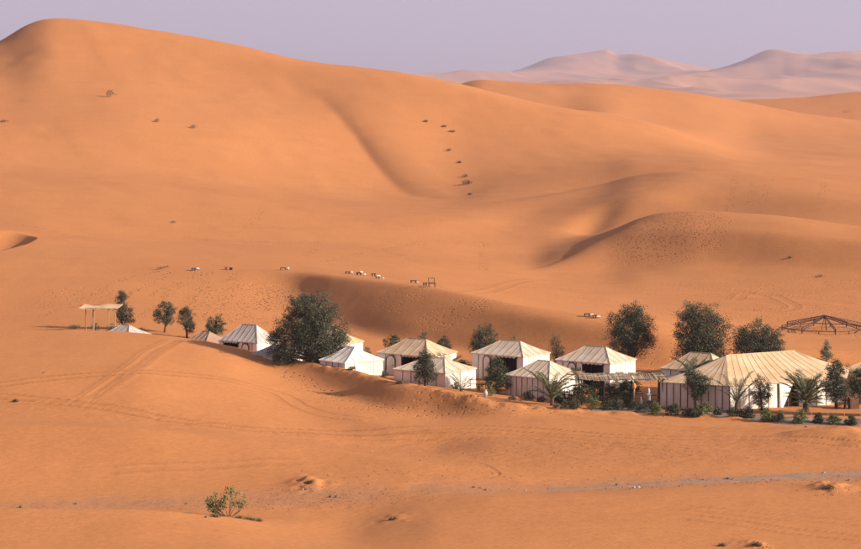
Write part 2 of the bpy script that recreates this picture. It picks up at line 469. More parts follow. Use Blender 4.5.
def screen_poly(pts, dmin=125, n=60):
    return smooth_poly([hit(px, py, dmin) for px, py in pts], n)

grit = np.zeros_like(Z); trod = np.zeros_like(Z); foot = np.zeros_like(Z); rutted = np.zeros_like(Z)

# wheel ruts: a pair of grooves each
def rut(pts, gap=1.5, depth=0.07, dmin=125, width=0.10, wear=0.4):
    global Z
    P = screen_poly(pts, dmin)
    T = np.gradient(P, axis=0); T /= np.hypot(T[:, 0], T[:, 1])[:, None] + 1e-9
    N = np.stack([-T[:, 1], T[:, 0]], 1)
    wob = np.sin(np.linspace(0, 9, len(P)))[:, None] * 0.15
    for s_ in ((-0.5, 0.5) if gap else (0,)):
        Q = P + N * (gap * s_ + wob)
        d = dist_poly(Q, 1.6)
        Z -= 0.6 * depth * np.exp(-(d / width) ** 2)
        Z += depth * 0.12 * np.exp(-((d - width * 2.3) / (width * 1.0)) ** 2)
        rutted[:] = np.maximum(rutted, min(1, depth * 7) * np.exp(-(d / (width * 1.7)) ** 2))
        trod[:] = np.maximum(trod, wear * np.exp(-(d / 0.4) ** 2))
RUTS = [
 ([(0,396),(42,400),(104,407),(167,419),(250,428.5),(325,432),(383,431),(418,428),(452,427),(521,429),(560,432),(640,437),(740,439),(861,446)], 1.7, .16),
 ([(-20,401),(60,404),(130,413),(190,423),(260,431),(330,435),(420,436),(520,437),(640,447),(720,452)], 1.6, .09),
 ([(79,403),(100,390),(125,371),(150,353),(176,340)], 1.3, .05),
 ([(88,406),(110,392),(134,374),(157,357),(182,342)], 0, .02),
 ([(0,385),(60,378),(150,372),(230,380),(275,392),(301,407),(332,416),(366,419)], 1.6, .11),
 ([(560,410.5),(640,424),(720,430),(800,432),(861,434)], 1.6, .06),
 ([(120,470),(200,466),(260,463),(300,462)], 1.6, .05),
 ([(700,518),(760,526),(820,534),(870,540)], 1.5, .07),
 ([(690,508),(770,516),(861,523)], 1.5, .045),
 ([(440,463),(470,462),(492,467),(497,474),(488,478)], 0, .08),
 ([(470,302),(560,281),(650,283),(740,292),(861,303)], 1.8, .08),
 ([(430,283),(560,289),(700,296),(861,309)], 1.8, .06),
 ([(735,300),(752,293),(775,296),(792,305),(780,311),(758,309)], 1.6, .10),
]
for pts, gap, dp in RUTS:
    rut(pts, gap, dp, 125 if min(p[1] for p in pts) > 335 else 262)

# scattered clods and pushed-up sand edges along the camp front
edge = screen_poly([(470,399),(500,404),(540,409),(600,413),(680,416),(760,420),(861,423)])
d = dist_poly(edge, 3)
Z += 0.22 * np.exp(-(d / 0.7) ** 2) * (0.6 + 1.6 * vnoise(X / 0.9, Y / 0.9, 8)) * (Y < 215)
edge2 = screen_poly([(278,358),(330,367),(400,383),(440,390),(480,399)], 150)
d = dist_poly(edge2, 3)
Z += 0.12 * np.exp(-(d / 0.8) ** 2) * (0.5 + 1.8 * vnoise(X / 0.8, Y / 0.8, 9))
trod[:] = np.maximum(trod, 0.9 * np.exp(-(d / 1.2) ** 2))

# gravel stretches of the piste
ROAD_A = [(-30,507),(60,505),(140,503.5),(220,501),(300,497),(352,493.5),(372,492.5)]
ROAD_B = [(430,489),(480,489),(540,489),(600,487),(680,482),(760,478),(861,474),(900,472)]
for pts, wd in ((ROAD_A, 2.2), (ROAD_B, 2.4)):
    d = dist_poly(screen_poly(pts, 154), 6)
    e_ = d + 1.6 * vnoise(X / 2.2, Y / 2.2, 11)
    g_ = 1 / (1 + np.exp((e_ - wd) / 0.45))
    grit[:] = np.maximum(grit, 0.55 * g_)
    trod[:] = np.maximum(trod, 0.5 * g_)
    Z -= 0.08 * g_

def blob(px, py, rx, ry, val, arr, dmin=125, rot=0):
    """soft patch: centre in the photograph, radii in metres across and in depth"""
    cx, cy = hit(px, py, dmin)
    dx = X - cx; dy = Y - cy; c, s = math.cos(rot), math.sin(rot)
    u = (dx * c + dy * s) / rx; v = (-dx * s + dy * c) / ry
    arr[:] = np.maximum(arr, val * np.exp(-(u * u + v * v) ** 2))
# trodden flats; the first four also paint in the shade behind the near crest
for a in [(60,408,13,5,.5),(200,424,12,4.5,.55),(300,436,12,4.5,.6),(390,446,10,5,.6),(560,448,22,9,.6),(700,445,20,9,.5),(420,470,10,5,.35),(330,500,14,4,.5),(480,452,14,6,.5),(640,455,20,7,.6),(820,440,14,8,.35),(380,405,9,7,.35),(780,500,16,8,.18),(560,500,12,6,.15)]:
    blob(*a, trod)
# footprints: patches
for px, py, rx, ry, v, dm in [(250,300,6.5,9,1.5,252),(205,300,2.2,10,1.5,252),(232,318,6,6,.9,240),(280,305,3.5,9,.7,250),(70,300,5,10,.35,240),
        (665,229,5.6,16,2.2,350),(690,222,5,14,2.2,350),(650,236,5,12,2.0,350),(640,238,2.2,8,.9,350),(560,295,15,12,.15,262),(760,290,26,14,.2,262),(820,345,14,7,.5,255),
        (456,311,4,3,.7,248),(400,300,3,5,.3,256),(800,380,16,9,.5,210),(480,372,6,4,.3,214),(600,380,16,9,.6,210),(440,413,5,1.8,.6,190),(385,408,4,1.6,.5,190),(740,315,20,12,.35,262)]:
    blob(px, py, rx, ry, v, foot, dm)
# footprint trails
TRAILS = [
 ([(60,309),(110,300),(150,284),(170,272)], 240), ([(40,317),(75,302),(100,290),(135,276),(165,270)], 240), ([(140,318),(160,300),(180,285),(200,273)], 240), ([(150,295),(190,278),(215,271)], 240),
 ([(201,300),(207,288),(197,276),(193,271)], 240), ([(222,325),(226,300),(229,285),(228,272)], 240), ([(215,322),(219,300),(233,283),(226,271)], 240),
 ([(278,315),(295,290),(312,277)], 240), ([(0,223),(40,228),(90,238),(132,242)], 340), ([(235,190),(300,188),(360,189),(430,191),(440,194)], 500), ([(245,234),(253,222),(265,208)], 400), ([(305,256),(312,250),(319,240)], 320),
 ([(320,262),(370,252),(400,246),(430,243)], 320), ([(483,270),(484,258),(483,243)], 330), ([(728,212),(732,190),(735,177)], 410), ([(747,212),(752,195),(755,182)], 410), ([(762,210),(763,195),(770,180)], 410), ([(812,210),(818,195),(823,182)], 410), ([(745,218),(752,214)], 380),
 ([(400,245),(440,241),(480,246)], 360), ([(280,368),(300,379),(330,392),(345,401)], 190), ([(285,376),(310,392),(330,402)], 190), ([(360,272),(390,276),(420,281),(450,290)], 262),
 ([(200,240),(280,242),(350,246),(420,262)], 300), ([(840,213),(850,200),(861,195)], 410),
]
for pts, dm in TRAILS:
    P = screen_poly(pts, dm, 40)
    d = dist_poly(P, 1.2)
    foot[:] = np.maximum(foot, np.exp(-(d / (0.55 if dm < 300 else 0.8)) ** 4))

# little drifts and turned-up heaps
def heap(px, py, rx, ry, h, dmin=125, skew=0.0):
    global Z
    cx, cy = hit(px, py, dmin)
    dx = (X - cx) / rx; dy = (Y - cy) / ry
    r = np.sqrt(dx * dx + dy * dy)
    Z = Z + h * np.exp(-r ** 1.6) * (1 + 0.6 * vnoise(X / (rx * .5), Y / (ry * .5), int(px)) * 2)
HEAPS = [(309,484,1.2,1.6,.34,125),(830,488,1.1,1.5,.45,125),(820,435,4,4,.35,125),(866,436,3.5,3.0,.5,125),(200,175,1,1,.0,400),(757,546,.5,.8,.25,125),(395,519,1.0,1.5,.12,125),(745,544,.8,1,.15,125)]
for hp in HEAPS: heap(*hp)

def grid_object(name, px, dg, z, material, attrs=None):
    nr, nc = z.shape
    xs = (px[None, :] - CX) / F * dg[:, None]
    co = np.stack([xs, np.repeat(dg[:, None], nc, 1), z], -1).reshape(-1, 3).astype(np.float32)
    idx = np.arange(nr * nc).reshape(nr, nc)
    q = np.stack([idx[:-1, :-1], idx[:-1, 1:], idx[1:, 1:], idx[1:, :-1]], -1).reshape(-1)
    me = bpy.data.meshes.new(name)
    me.vertices.add(len(co)); me.vertices.foreach_set('co', co.ravel())
    nf = len(q) // 4
    me.loops.add(len(q)); me.loops.foreach_set('vertex_index', q.astype(np.int32))
    me.polygons.add(nf); me.polygons.foreach_set('loop_start', np.arange(0, len(q), 4, dtype=np.int32))
    me.update(calc_edges=True)
    me.polygons.foreach_set('use_smooth', np.ones(nf, bool))
    for k, a in (attrs or {}).items():
        at = me.attributes.new(k, 'FLOAT', 'POINT')
        at.data.foreach_set('value', a.ravel().astype(np.float32))
    me.materials.append(material)
    o = bpy.data.objects.new(name, me)
    C.objects.link(o)
    o['kind'] = 'structure'
    return o
M = {}
M['sand'] = sand_material()
ground = grid_object('ground', PXG, DG, Z, M['sand'], dict(grit=grit, trod=trod, foot=foot, rutted=rutted))
ground['label'] = 'orange sand dunes and trodden sand flat of the desert'

# far chain of dunes seen through the dusty air
def far_hills():
    px = np.arange(-420, 1286, 3.0); dg = np.linspace(3600, 11500, 300)
    cp = px
    L2 = [
     ('z', [(0, 2)], [(0, 3600)]),
     ('z', [(0, 8)], [(0, 4300)]),
     ('z', [(0, 20)], [(0, 5600)]),
     ('y', [(-420,88),(440,88),(500,84),(560,82),(620,79),(681,72),(700,74),(740,76),(800,73),(861,72),(1285,70)], [(0, 6300)]),
     ('y', [(-420,88),(440,87),(560,84),(660,82),(720,78),(761,79),(800,70),(861,62),(1285,60)], [(0, 6700)]),
     ('y', [(-420,88),(455,86),(560,80),(681,72),(719,65),(738,60),(776,52),(804,53),(846,48.5),(861,47.5),(960,44),(1100,52),(1285,58)], [(0, 7600)]),
     ('z', [(0, 70)], [(0, 8200)]),
     ('y', [(-420,88),(300,88),(440,85),(455,81),(493,74),(526,63.6),(554,53.5),(573,50.5),(590,50),(606,51),(618,54),(637,51.2),(663,55),(691,61),(712,66),(760,68),(1285,70)], [(0, 9200)]),
     ('z', [(0, 60)], [(0, 10400)]),
     ('z', [(0, 0)], [(0, 11500)]),
    ]
    zs, ds = [], []
    for kind, vals, dist in L2:
        d = curve(dist, cp); v = curve(vals, cp)
        zs.append(H - (v - YH) / F * d if kind in 'yY' else v); ds.append(d)
    z = pchip(np.array(ds), np.array(zs), dg)
    x = (px[None, :] - CX) / F * dg[:, None]; y = np.repeat(dg[:, None], len(px), 1)
    def ridge(sx, sy, seed): return 1 - 2 * np.abs(vnoise(x / sx + y / sy * 0.5, y / sy, seed)) * 2
    env = np.clip((y - 3800) / 1800, 0, 1) * np.clip((11400 - y) / 1500, 0, 1)
    z += env * (13 * ridge(520, 1100, 21) + 8 * ridge(200, 450, 22) + 3 * ridge(80, 200, 23) - 13)
    o = grid_object('far_dunes', px, dg, z, M['far'])
    o['label'] = 'pale pink chain of high dunes fading into haze on the horizon'
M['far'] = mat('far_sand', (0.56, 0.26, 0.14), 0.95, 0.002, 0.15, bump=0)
far_hills()

# desert floor out to the horizon and round behind the eye
def plain():
    n = 64
    v = [(0, 0, -2.6)]; f = []
    rr = [500, 3000, 12000, 26000]
    for r in rr:
        for k in range(n):
            a = 2 * math.pi * k / n
            v.append((r * math.cos(a), r * math.sin(a), -2.6))
    for k in range(n): f.append((0, 1 + k, 1 + (k + 1) % n))
    for j in range(len(rr) - 1):
        for k in range(n):
            f.append((1 + j * n + k, 1 + (j + 1) * n + k, 1 + (j + 1) * n + (k + 1) % n, 1 + j * n + (k + 1) % n))
    me = bpy.data.meshes.new('desert_floor'); me.from_pydata(v, [], f)
    me.materials.append(M['far'])
    o = bpy.data.objects.new('desert_floor', me); C.objects.link(o)
    o['kind'] = 'structure'; o['label'] = 'flat sandy desert floor reaching to the horizon'
plain()

def haze_box():
    x0, x1, y0, y1, z0, z1 = -27000, 27000, -27000, 27000, -3.8, 260
    v = [(x, y, z) for x in (x0, x1) for y in (y0, y1) for z in (z0, z1)]
    f = [(0, 1, 3, 2), (4, 6, 7, 5), (0, 4, 5, 1), (2, 3, 7, 6), (0, 2, 6, 4), (1, 5, 7, 3)]
    me = bpy.data.meshes.new('haze'); me.from_pydata(v, [], f)
    m = bpy.data.materials.new('haze'); m.use_nodes = True
    t = m.node_tree; t.nodes.clear()
    pv = t.nodes.new('ShaderNodeVolumePrincipled')
    pv.inputs['Color'].default_value = (0.74, 0.68, 0.84, 1)
    pv.inputs['Density'].default_value = HAZE
    pv.inputs['Anisotropy'].default_value = 0.2
    o_ = t.nodes.new('ShaderNodeOutputMaterial')
    t.links.new(pv.outputs[0], o_.inputs['Volume'])
    me.materials.append(m)
    o = bpy.data.objects.new('haze', me); C.objects.link(o)
    o['kind'] = 'stuff'; o['label'] = 'thin dusty desert haze over the whole valley'
HAZE = 0.95e-4
haze_box()

# ================================================================ builders
def tag(o, label=None, cat=None, group=None, kind=None):
    if label: o['label'] = label
    if cat: o['category'] = cat
    if group: o['group'] = group
    if kind: o['kind'] = kind
    return o
def empty(name, loc, rz=0, label=None, cat=None, group=None):
    o = bpy.data.objects.new(name, None)
    C.objects.link(o)
    o.location = loc; o.rotation_euler = (0, 0, rz)
    return tag(o, label, cat, group)
class MB:
    def __init__(s): s.v = []; s.f = []
    def add(s, v, f):
        n = len(s.v); s.v += [tuple(p) for p in v]; s.f += [tuple(i + n for i in q) for q in f]
    def box(s, c, size, rz=0, rx=0, ry=0):
        m = Matrix.Translation(c) @ Matrix.Rotation(rz, 4, 'Z') @ Matrix.Rotation(ry, 4, 'Y') @ Matrix.Rotation(rx, 4, 'X')
        v = [m @ Vector((x * size[0] / 2, y * size[1] / 2, z * size[2] / 2)) for x in (-1, 1) for y in (-1, 1) for z in (-1, 1)]
        s.add(v, [(0, 1, 3, 2), (4, 6, 7, 5), (0, 4, 5, 1), (2, 3, 7, 6), (0, 2, 6, 4), (1, 5, 7, 3)])
    def tube(s, pts, rad, n=6, cap=True):
        pts = [Vector(p) for p in pts]
        if not hasattr(rad, '__len__'): rad = [rad] * len(pts)
        rings = []
        for i, p in enumerate(pts):
            t = (pts[min(i + 1, len(pts) - 1)] - pts[max(i - 1, 0)])
            t = t.normalized() if t.length > 1e-9 else Vector((0, 0, 1))
            a = t.orthogonal().normalized()
            if i: 
                a = (rings_a - t * rings_a.dot(t))
                a = a.normalized() if a.length > 1e-6 else t.orthogonal().normalized()
            rings_a = a
            b = t.cross(a)
            rings.append([p + (a * math.cos(2 * math.pi * k / n) + b * math.sin(2 * math.pi * k / n)) * rad[i] for k in range(n)])
        v = [q for r_ in rings for q in r_]; f = []
        for i in range(len(pts) - 1):
            for k in range(n):
                f.append((i * n + k, i * n + (k + 1) % n, (i + 1) * n + (k + 1) % n, (i + 1) * n + k))
        if cap:
            f.append(tuple(range(n))[::-1]); f.append(tuple((len(pts) - 1) * n + k for k in range(n)))
        s.add(v, f)
    def lathe(s, prof, c=(0, 0, 0), n=12):
        v = []; f = []
        for r_, z in prof:
            for k in range(n): v.append((c[0] + r_ * math.cos(2 * math.pi * k / n), c[1] + r_ * math.sin(2 * math.pi * k / n), c[2] + z))
        for i in range(len(prof) - 1):
            for k in range(n): f.append((i * n + k, i * n + (k + 1) % n, (i + 1) * n + (k + 1) % n, (i + 1) * n + k))
        f.append(tuple(range(n))[::-1]); f.append(tuple((len(prof) - 1) * n + k for k in range(n)))
        s.add(v, f)
    def shell(s, rows, off):
        """sheet of cloth given as rows of points, given thickness along off"""
        nr, nc = len(rows), len(rows[0]); off = Vector(off)
        top = [Vector(p) for r_ in rows for p in r_]
        v = top + [p - off for p in top]; N = nr * nc; f = []
        for i in range(nr - 1):
            for k in range(nc - 1):
                a, b, c, d = i * nc + k, i * nc + k + 1, (i + 1) * nc + k + 1, (i + 1) * nc + k
                f.append((a, b, c, d)); f.append((a + N, d + N, c + N, b + N))
        ring = [k for k in range(nc)] + [i * nc + nc - 1 for i in range(1, nr)] + [(nr - 1) * nc + k for k in range(nc - 2, -1, -1)] + [i * nc for i in range(nr - 2, 0, -1)]
        for a, b in zip(ring, ring[1:] + ring[:1]): f.append((b, a, a + N, b + N))
        s.add(v, f)
    def build(s, name, m, parent=None, smooth=False):
        me = bpy.data.meshes.new(name); me.from_pydata(s.v, [], s.f); me.update()
        if smooth: me.polygons.foreach_set('use_smooth', [True] * len(me.polygons))
        me.materials.append(m)
        o = bpy.data.objects.new(name, me); C.objects.link(o)
        if parent: o.parent = parent
        return o

# ---------------------------------------------------------------- materials of things
def leaf_mat(name, dark, light, dry=None):
    m = bpy.data.materials.new(name); m.use_nodes = True
    t = m.node_tree; b = t.nodes['Principled BSDF']
    b.inputs['Roughness'].default_value = 0.6
    b.inputs['Specular IOR Level'].default_value = 0.25
    g = t.nodes.new('ShaderNodeNewGeometry'); r = t.nodes.new('ShaderNodeValToRGB')
    r.color_ramp.elements[0].color = (*dark, 1); r.color_ramp.elements[1].color = (*light, 1)
    r.color_ramp.elements[0].position = 0.2
    if dry:
        e = r.color_ramp.elements.new(0.97); e.color = (*dry, 1)
        r.color_ramp.elements[1].position = 0.9
        r.color_ramp.elements[2].position = 1.0
        r.color_ramp.elements[1].color = (*light, 1); r.color_ramp.elements[2].color = (*dry, 1)
    t.links.new(g.outputs['Random Per Island'], r.inputs['Fac'])
    t.links.new(r.outputs[0], b.inputs['Base Color'])
    return m
M['olive'] = leaf_mat('grey_olive_leaf', (0.028, 0.034, 0.019), (0.105, 0.108, 0.064), (0.19, 0.155, 0.10))
M['green'] = leaf_mat('green_leaf', (0.024, 0.034, 0.016), (0.08, 0.095, 0.042), (0.16, 0.14, 0.07))
M['sage'] = leaf_mat('sage_leaf', (0.07, 0.08, 0.045), (0.19, 0.19, 0.11), (0.28, 0.24, 0.15))
M['dry'] = leaf_mat('dry_leaf', (0.10, 0.07, 0.035), (0.24, 0.18, 0.10))
M['fresh'] = leaf_mat('fresh_leaf', (0.07, 0.095, 0.025), (0.24, 0.25, 0.085))
M['palm'] = leaf_mat('palm_leaflet', (0.06, 0.07, 0.03), (0.17, 0.17, 0.08), (0.24, 0.18, 0.09))
M['bark'] = mat('bark', (0.13, 0.085, 0.055), 0.9, 6, 0.5, bump=0.5, bump_scale=15)
M['twig'] = mat('twig', (0.22, 0.15, 0.09), 0.9, 6, 0.4)
def canvas(name, col, amt=0.12, rnd=0.05):
    return mat(name, col, 0.9, 0.8, amt, col2=(col[0] * .86, col[1] * .78, col[2] * .68), bump=0.35, bump_scale=2.5, spec=0.08, coord='Object', detail=6, rnd=rnd)
M['white'] = canvas('white_canvas', (0.77, 0.72, 0.66))
M['pink'] = canvas('sand_stained_canvas', (0.80, 0.65, 0.55))
M['tan'] = canvas('tan_canvas', (0.58, 0.415, 0.27))
M['cream'] = canvas('cream_canvas', (0.66, 0.46, 0.285))
M['beige'] = canvas('beige_canvas', (0.60, 0.49, 0.38))
M['greyc'] = canvas('dusty_grey_canvas', (0.48, 0.43, 0.41))
M['taupe'] = canvas('brown_canvas', (0.34, 0.22, 0.16))
M['seam'] = mat('dark_brown_webbing', (0.105, 0.065, 0.050), 0.85, 5, 0.3)
M['cord'] = mat('brown_rope', (0.48, 0.36, 0.26), 0.85, 5, 0.3)
M['black'] = mat('black_webbing', (0.03, 0.022, 0.025), 0.8)
M['curtain'] = mat('shade_darkened_curtain', (0.045, 0.016, 0.012), 0.9, 3, 0.4)  # red-brown cloth, coloured darker to carry the shade inside the porches
M['wood'] = mat('weathered_wood', (0.20, 0.13, 0.08), 0.85, 8, 0.4, bump=0.3)
M['pale_wood'] = mat('pale_pole', (0.42, 0.28, 0.16), 0.8, 8, 0.3)
M['dark_wood'] = mat('dark_wood', (0.05, 0.03, 0.022), 0.7, 8, 0.3)
M['reed'] = mat('reed', (0.42, 0.31, 0.21), 0.9, 9, 0.45, rnd=0.25)
M['steel'] = mat('rusty_dark_steel', (0.085, 0.05, 0.045), 0.6, 7, 0.4)
M['plaster'] = mat('white_plaster', (0.58, 0.54, 0.48), 0.8, 5, 0.15)
M['terracotta'] = mat('orange_lamp_shade', (0.62, 0.23, 0.05), 0.6)
M['stone'] = mat('stone', (0.20, 0.15, 0.12), 0.9, 6, 0.4, bump=0.5)
M['pale_stone'] = mat('pale_stone', (0.42, 0.37, 0.32), 0.9, 6, 0.3)
M['blue'] = mat('pale_blue_cloth', (0.42, 0.48, 0.62), 0.9)
M['path'] = mat('grey_gravel', (0.26, 0.175, 0.13), 0.95, 1.6, 0.35, bump=0.4, bump_scale=6)
M['piste'] = mat('sandy_grey_gravel', (0.40, 0.20, 0.115), 0.95, 0.7, 0.35, col2=(0.29, 0.185, 0.13), bump=0.4, bump_scale=6)
M['wicker'] = mat('brown_wicker', (0.20, 0.10, 0.06), 0.8, 14, 0.5, bump=0.5, bump_scale=40)

# ---------------------------------------------------------------- foliage
def leaf_mesh(centres, spread, n, size, r, aspect=0.45, droop=0.0):
    """n loose leaves scattered round the given clump centres"""
    c = np.array(centres)
    k = r.randint(0, len(c), n)
    p = c[k] + r.normal(size=(n, 3)) * np.array(spread)
    d = r.normal(size=(n, 3)); d[:, 2] -= droop; d /= np.linalg.norm(d, axis=1)[:, None]
    e = np.cross(d, r.normal(size=(n, 3))); e /= np.linalg.norm(e, axis=1)[:, None] + 1e-9
    s = size * 0.88 * (0.6 + 0.8 * r.rand(n))[:, None]
    u = d * s * 0.5; v = e * s * 0.5 * aspect
    nrm = np.cross(d, e) * s * 0.12
    q = np.stack([p - u, p + v + nrm, p + u, p - v + nrm], 1).reshape(-1, 3)
    return q
def leaves_object(name, q, m, parent):
    n = len(q) // 4
    me = bpy.data.meshes.new(name)
    me.vertices.add(len(q)); me.vertices.foreach_set('co', q.astype(np.float32).ravel())
    me.loops.add(len(q)); me.loops.foreach_set('vertex_index', np.arange(len(q), dtype=np.int32))
    me.polygons.add(n); me.polygons.foreach_set('loop_start', np.arange(0, len(q), 4, dtype=np.int32))
    me.update(calc_edges=True)
    me.materials.append(m)
    o = bpy.data.objects.new(name, me); C.objects.link(o); o.parent = parent
    return o
def tree(label, px, d, top, wpx, lobes, m='olive', n=6000, size=0.17, clumps=240, trunk=True, seed=1, cat='tree', group=None, gap=0.16, sink=0.05, base=None, trunk_r=None, fol='crown', name='tree'):
    """top: row of its highest leaf, wpx: width in photo pixels; lobes in units of half-width (x, y) and height (z)"""
    n = int(n * 2.6); size *= 0.82; clumps = int(clumps * 1.5); wpx = wpx * 1.06
    r = np.random.RandomState(seed)
    b = G(px, d) if base is None else Vector(base)
    ht = H - (top - YH) / F * d - b.z
    hw = wpx / 2 * d / F
    root = empty(name, b - Vector((0, 0, sink)), 0, label, cat, group)
    cs = []
    tot = sum(l[3] * l[5] for l in lobes)
    tips = []
    for (lx, ly, lz, rx, ry, rz) in lobes:
        k = max(6, int(clumps * rx * rz / tot))
        u = r.normal(size=(k, 3)); u /= np.linalg.norm(u, axis=1)[:, None]
        rad = 0.30 + 0.70 * r.rand(k) ** 0.5
        # lumpy outline
        lump = 1 + 0.22 * np.sin(u[:, 0] * 5 + seed) * np.cos(u[:, 2] * 6 + seed * 2) + 0.10 * r.normal(size=k)
        p = u * (rad * lump)[:, None] * np.array([rx * hw, ry * hw, rz * ht]) + np.array([lx * hw, ly * hw, lz * ht])
        keep = r.rand(k) > gap
        p = p[keep]
        p[:, 2] = np.clip(p[:, 2], 0.02 * ht, ht * 0.985)
        cs.append(p); tips.append(p[r.permutation(len(p))[:max(3, len(p) // 9)]])
    cs = np.concatenate(cs)
    sp = 0.017 * (hw + ht) + 0.045
    q = leaf_mesh(cs, (sp, sp, sp * 0.8), n, size, r)
    zmin = 0.0
    q[:, 2] = np.maximum(q[:, 2], zmin)
    leaves_object(fol, q, M[m], root)
    if trunk:
        tr = trunk_r or max(0.04, ht * 0.028)
        mb = MB()
        lean = r.normal() * 0.04 * ht
        fork = 0.32 * ht
        mb.tube([(0, 0, -0.15), (lean * .3, 0, fork * .5), (lean, 0.02, fork), (lean * 1.3, 0, ht * 0.55), (lean * 1.5, 0, ht * 0.8)], [tr * 1.25, tr, tr * .85, tr * .55, tr * .2], 7)
        mb.build('trunk', M['bark'], root, True)
        mb = MB()
        for t_ in np.concatenate(tips):
            z0 = fork * (0.5 + 0.9 * r.rand())
            if t_[2] < z0: z0 = max(0.05 * ht, t_[2] * 0.5)
            a = Vector((lean * min(1.3, z0 / fork), 0, z0)); e = Vector(t_)
            mid = a.lerp(e, 0.5) + Vector((r.normal(), r.normal(), 0.8)) * 0.06 * hw
            mb.tube([a, mid, e], [tr * .42, tr * .26, tr * .08], 4, False)
        mb.build('branches', M['bark'], root, True)
    return root
def bush(label, px, py, h, wpx, m='green', n=420, seed=1, dmin=150, group=None, name='bush', size=0.13, cat='bush', d=None):
    if d is None:
        x, d = hit(px, py, dmin)
    b = G(px, d)
    top = py - h
    ls = [(0, 0, .5, .75, .75, .48), (-.45, .1, .38, .5, .5, .36), (.45, -.1, .42, .5, .5, .40), (.1, 0, .75, .45, .45, .26)]
    # its crown is measured from where it meets the sand
    hm = h / F * d
    top_row = YH + (H - b.z - hm) / d * F
    return tree(label, px, d, top_row, wpx, ls, m, n, size, 46, True, seed, cat, group, 0.1, 0.03, trunk_r=0.02, fol='foliage', name=name)

def frond_mesh(length, droop, leaflets=22, ll=0.32, seed=0):
    r = np.random.RandomState(seed)
    mb = MB(); pts = []
    for i in range(9):
        t = i / 8
        pts.append(Vector((length * (t - 0.10 * t * t * droop), 0, length * (0.40 * t - (0.18 + 0.34 * droop) * t * t))))
    mb.tube(pts, [0.022 * (1 - 0.8 * i / 8) for i in range(9)], 4, False)
    for i in range(leaflets):
        t = 0.16 + 0.84 * i / (leaflets - 1)
        k = min(int(t * 8), 7); a = pts[k].lerp(pts[k + 1], t * 8 - k)
        tan = (pts[k + 1] - pts[k]).normalized()
        L_ = ll * (0.55 + 0.9 * math.sin(math.pi * min(1, t * 0.9 + 0.08))) * (0.85 + 0.3 * r.rand())
        for sgn in (-1, 1):
            dr = (tan * 1.1 + Vector((0, sgn * 0.8, 0.25 - 0.5 * r.rand()))).normalized()
            wv = tan * 0.010
            e = a + dr * L_ + Vector((0, 0, -0.12 * L_))
            mb.add([a - wv, a + wv, a + dr * L_ * .6 + wv * .9, e, a + dr * L_ * .6 - wv * .9], [(0, 1, 2, 3, 4)])
    me = bpy.data.meshes.new('frond'); me.from_pydata(mb.v, [], mb.f); me.materials.append(M['palm'])
    return me
def palm(label, px, d, top, wpx, fronds=18, trunk_h=0.6, seed=1, elev=(10, 75), droop=0.9, trunk_r=0.2, leaflets=22, ll=0.34, sink=0.05, dz=0, cat='palm', name='palm_tree', group=None):
    r = np.random.RandomState(seed)
    b = G(px, d, dz)
    root = empty(name, b - Vector((0, 0, sink)), 0, label, cat, group)
    ht = H - (top - YH) / F * d - b.z
    hw = wpx / 2 * d / F
    mb = MB()
    prof = []
    k = 7
    for i in range(k + 1):
        z = -0.1 + (trunk_h + 0.1) * i / k
        prof.append((trunk_r * (1.05 - 0.25 * i / k), z)); prof.append((trunk_r * (1.25 - 0.25 * i / k), z + trunk_h / k * 0.6))
    mb.lathe(prof, n=9)
    mb.build('trunk', M['bark'], root)
    meshes = [frond_mesh(1.0, droop * (0.7 + 0.25 * j), leaflets, ll, seed * 7 + j) for j in range(3)]
    top_z = ht - trunk_h
    for i in range(fronds):
        az = i * 2.399 + r.rand() * 0.5
        el = R(elev[0] + (elev[1] - elev[0]) * ((i + 0.5) / fronds))
        o = bpy.data.objects.new('frond', meshes[i % 3]); C.objects.link(o); o.parent = root
        o.location = (0, 0, trunk_h)
        horiz = max(0.25, math.cos(el))
        L_ = min(hw / max(0.45, horiz * 0.95), top_z / max(0.30, math.sin(el) * 0.72)) * (0.85 + 0.25 * r.rand())
        o.scale = (L_, L_, L_)
        o.rotation_euler = (r.normal() * 0.15, -el + R(22), az)
    return root

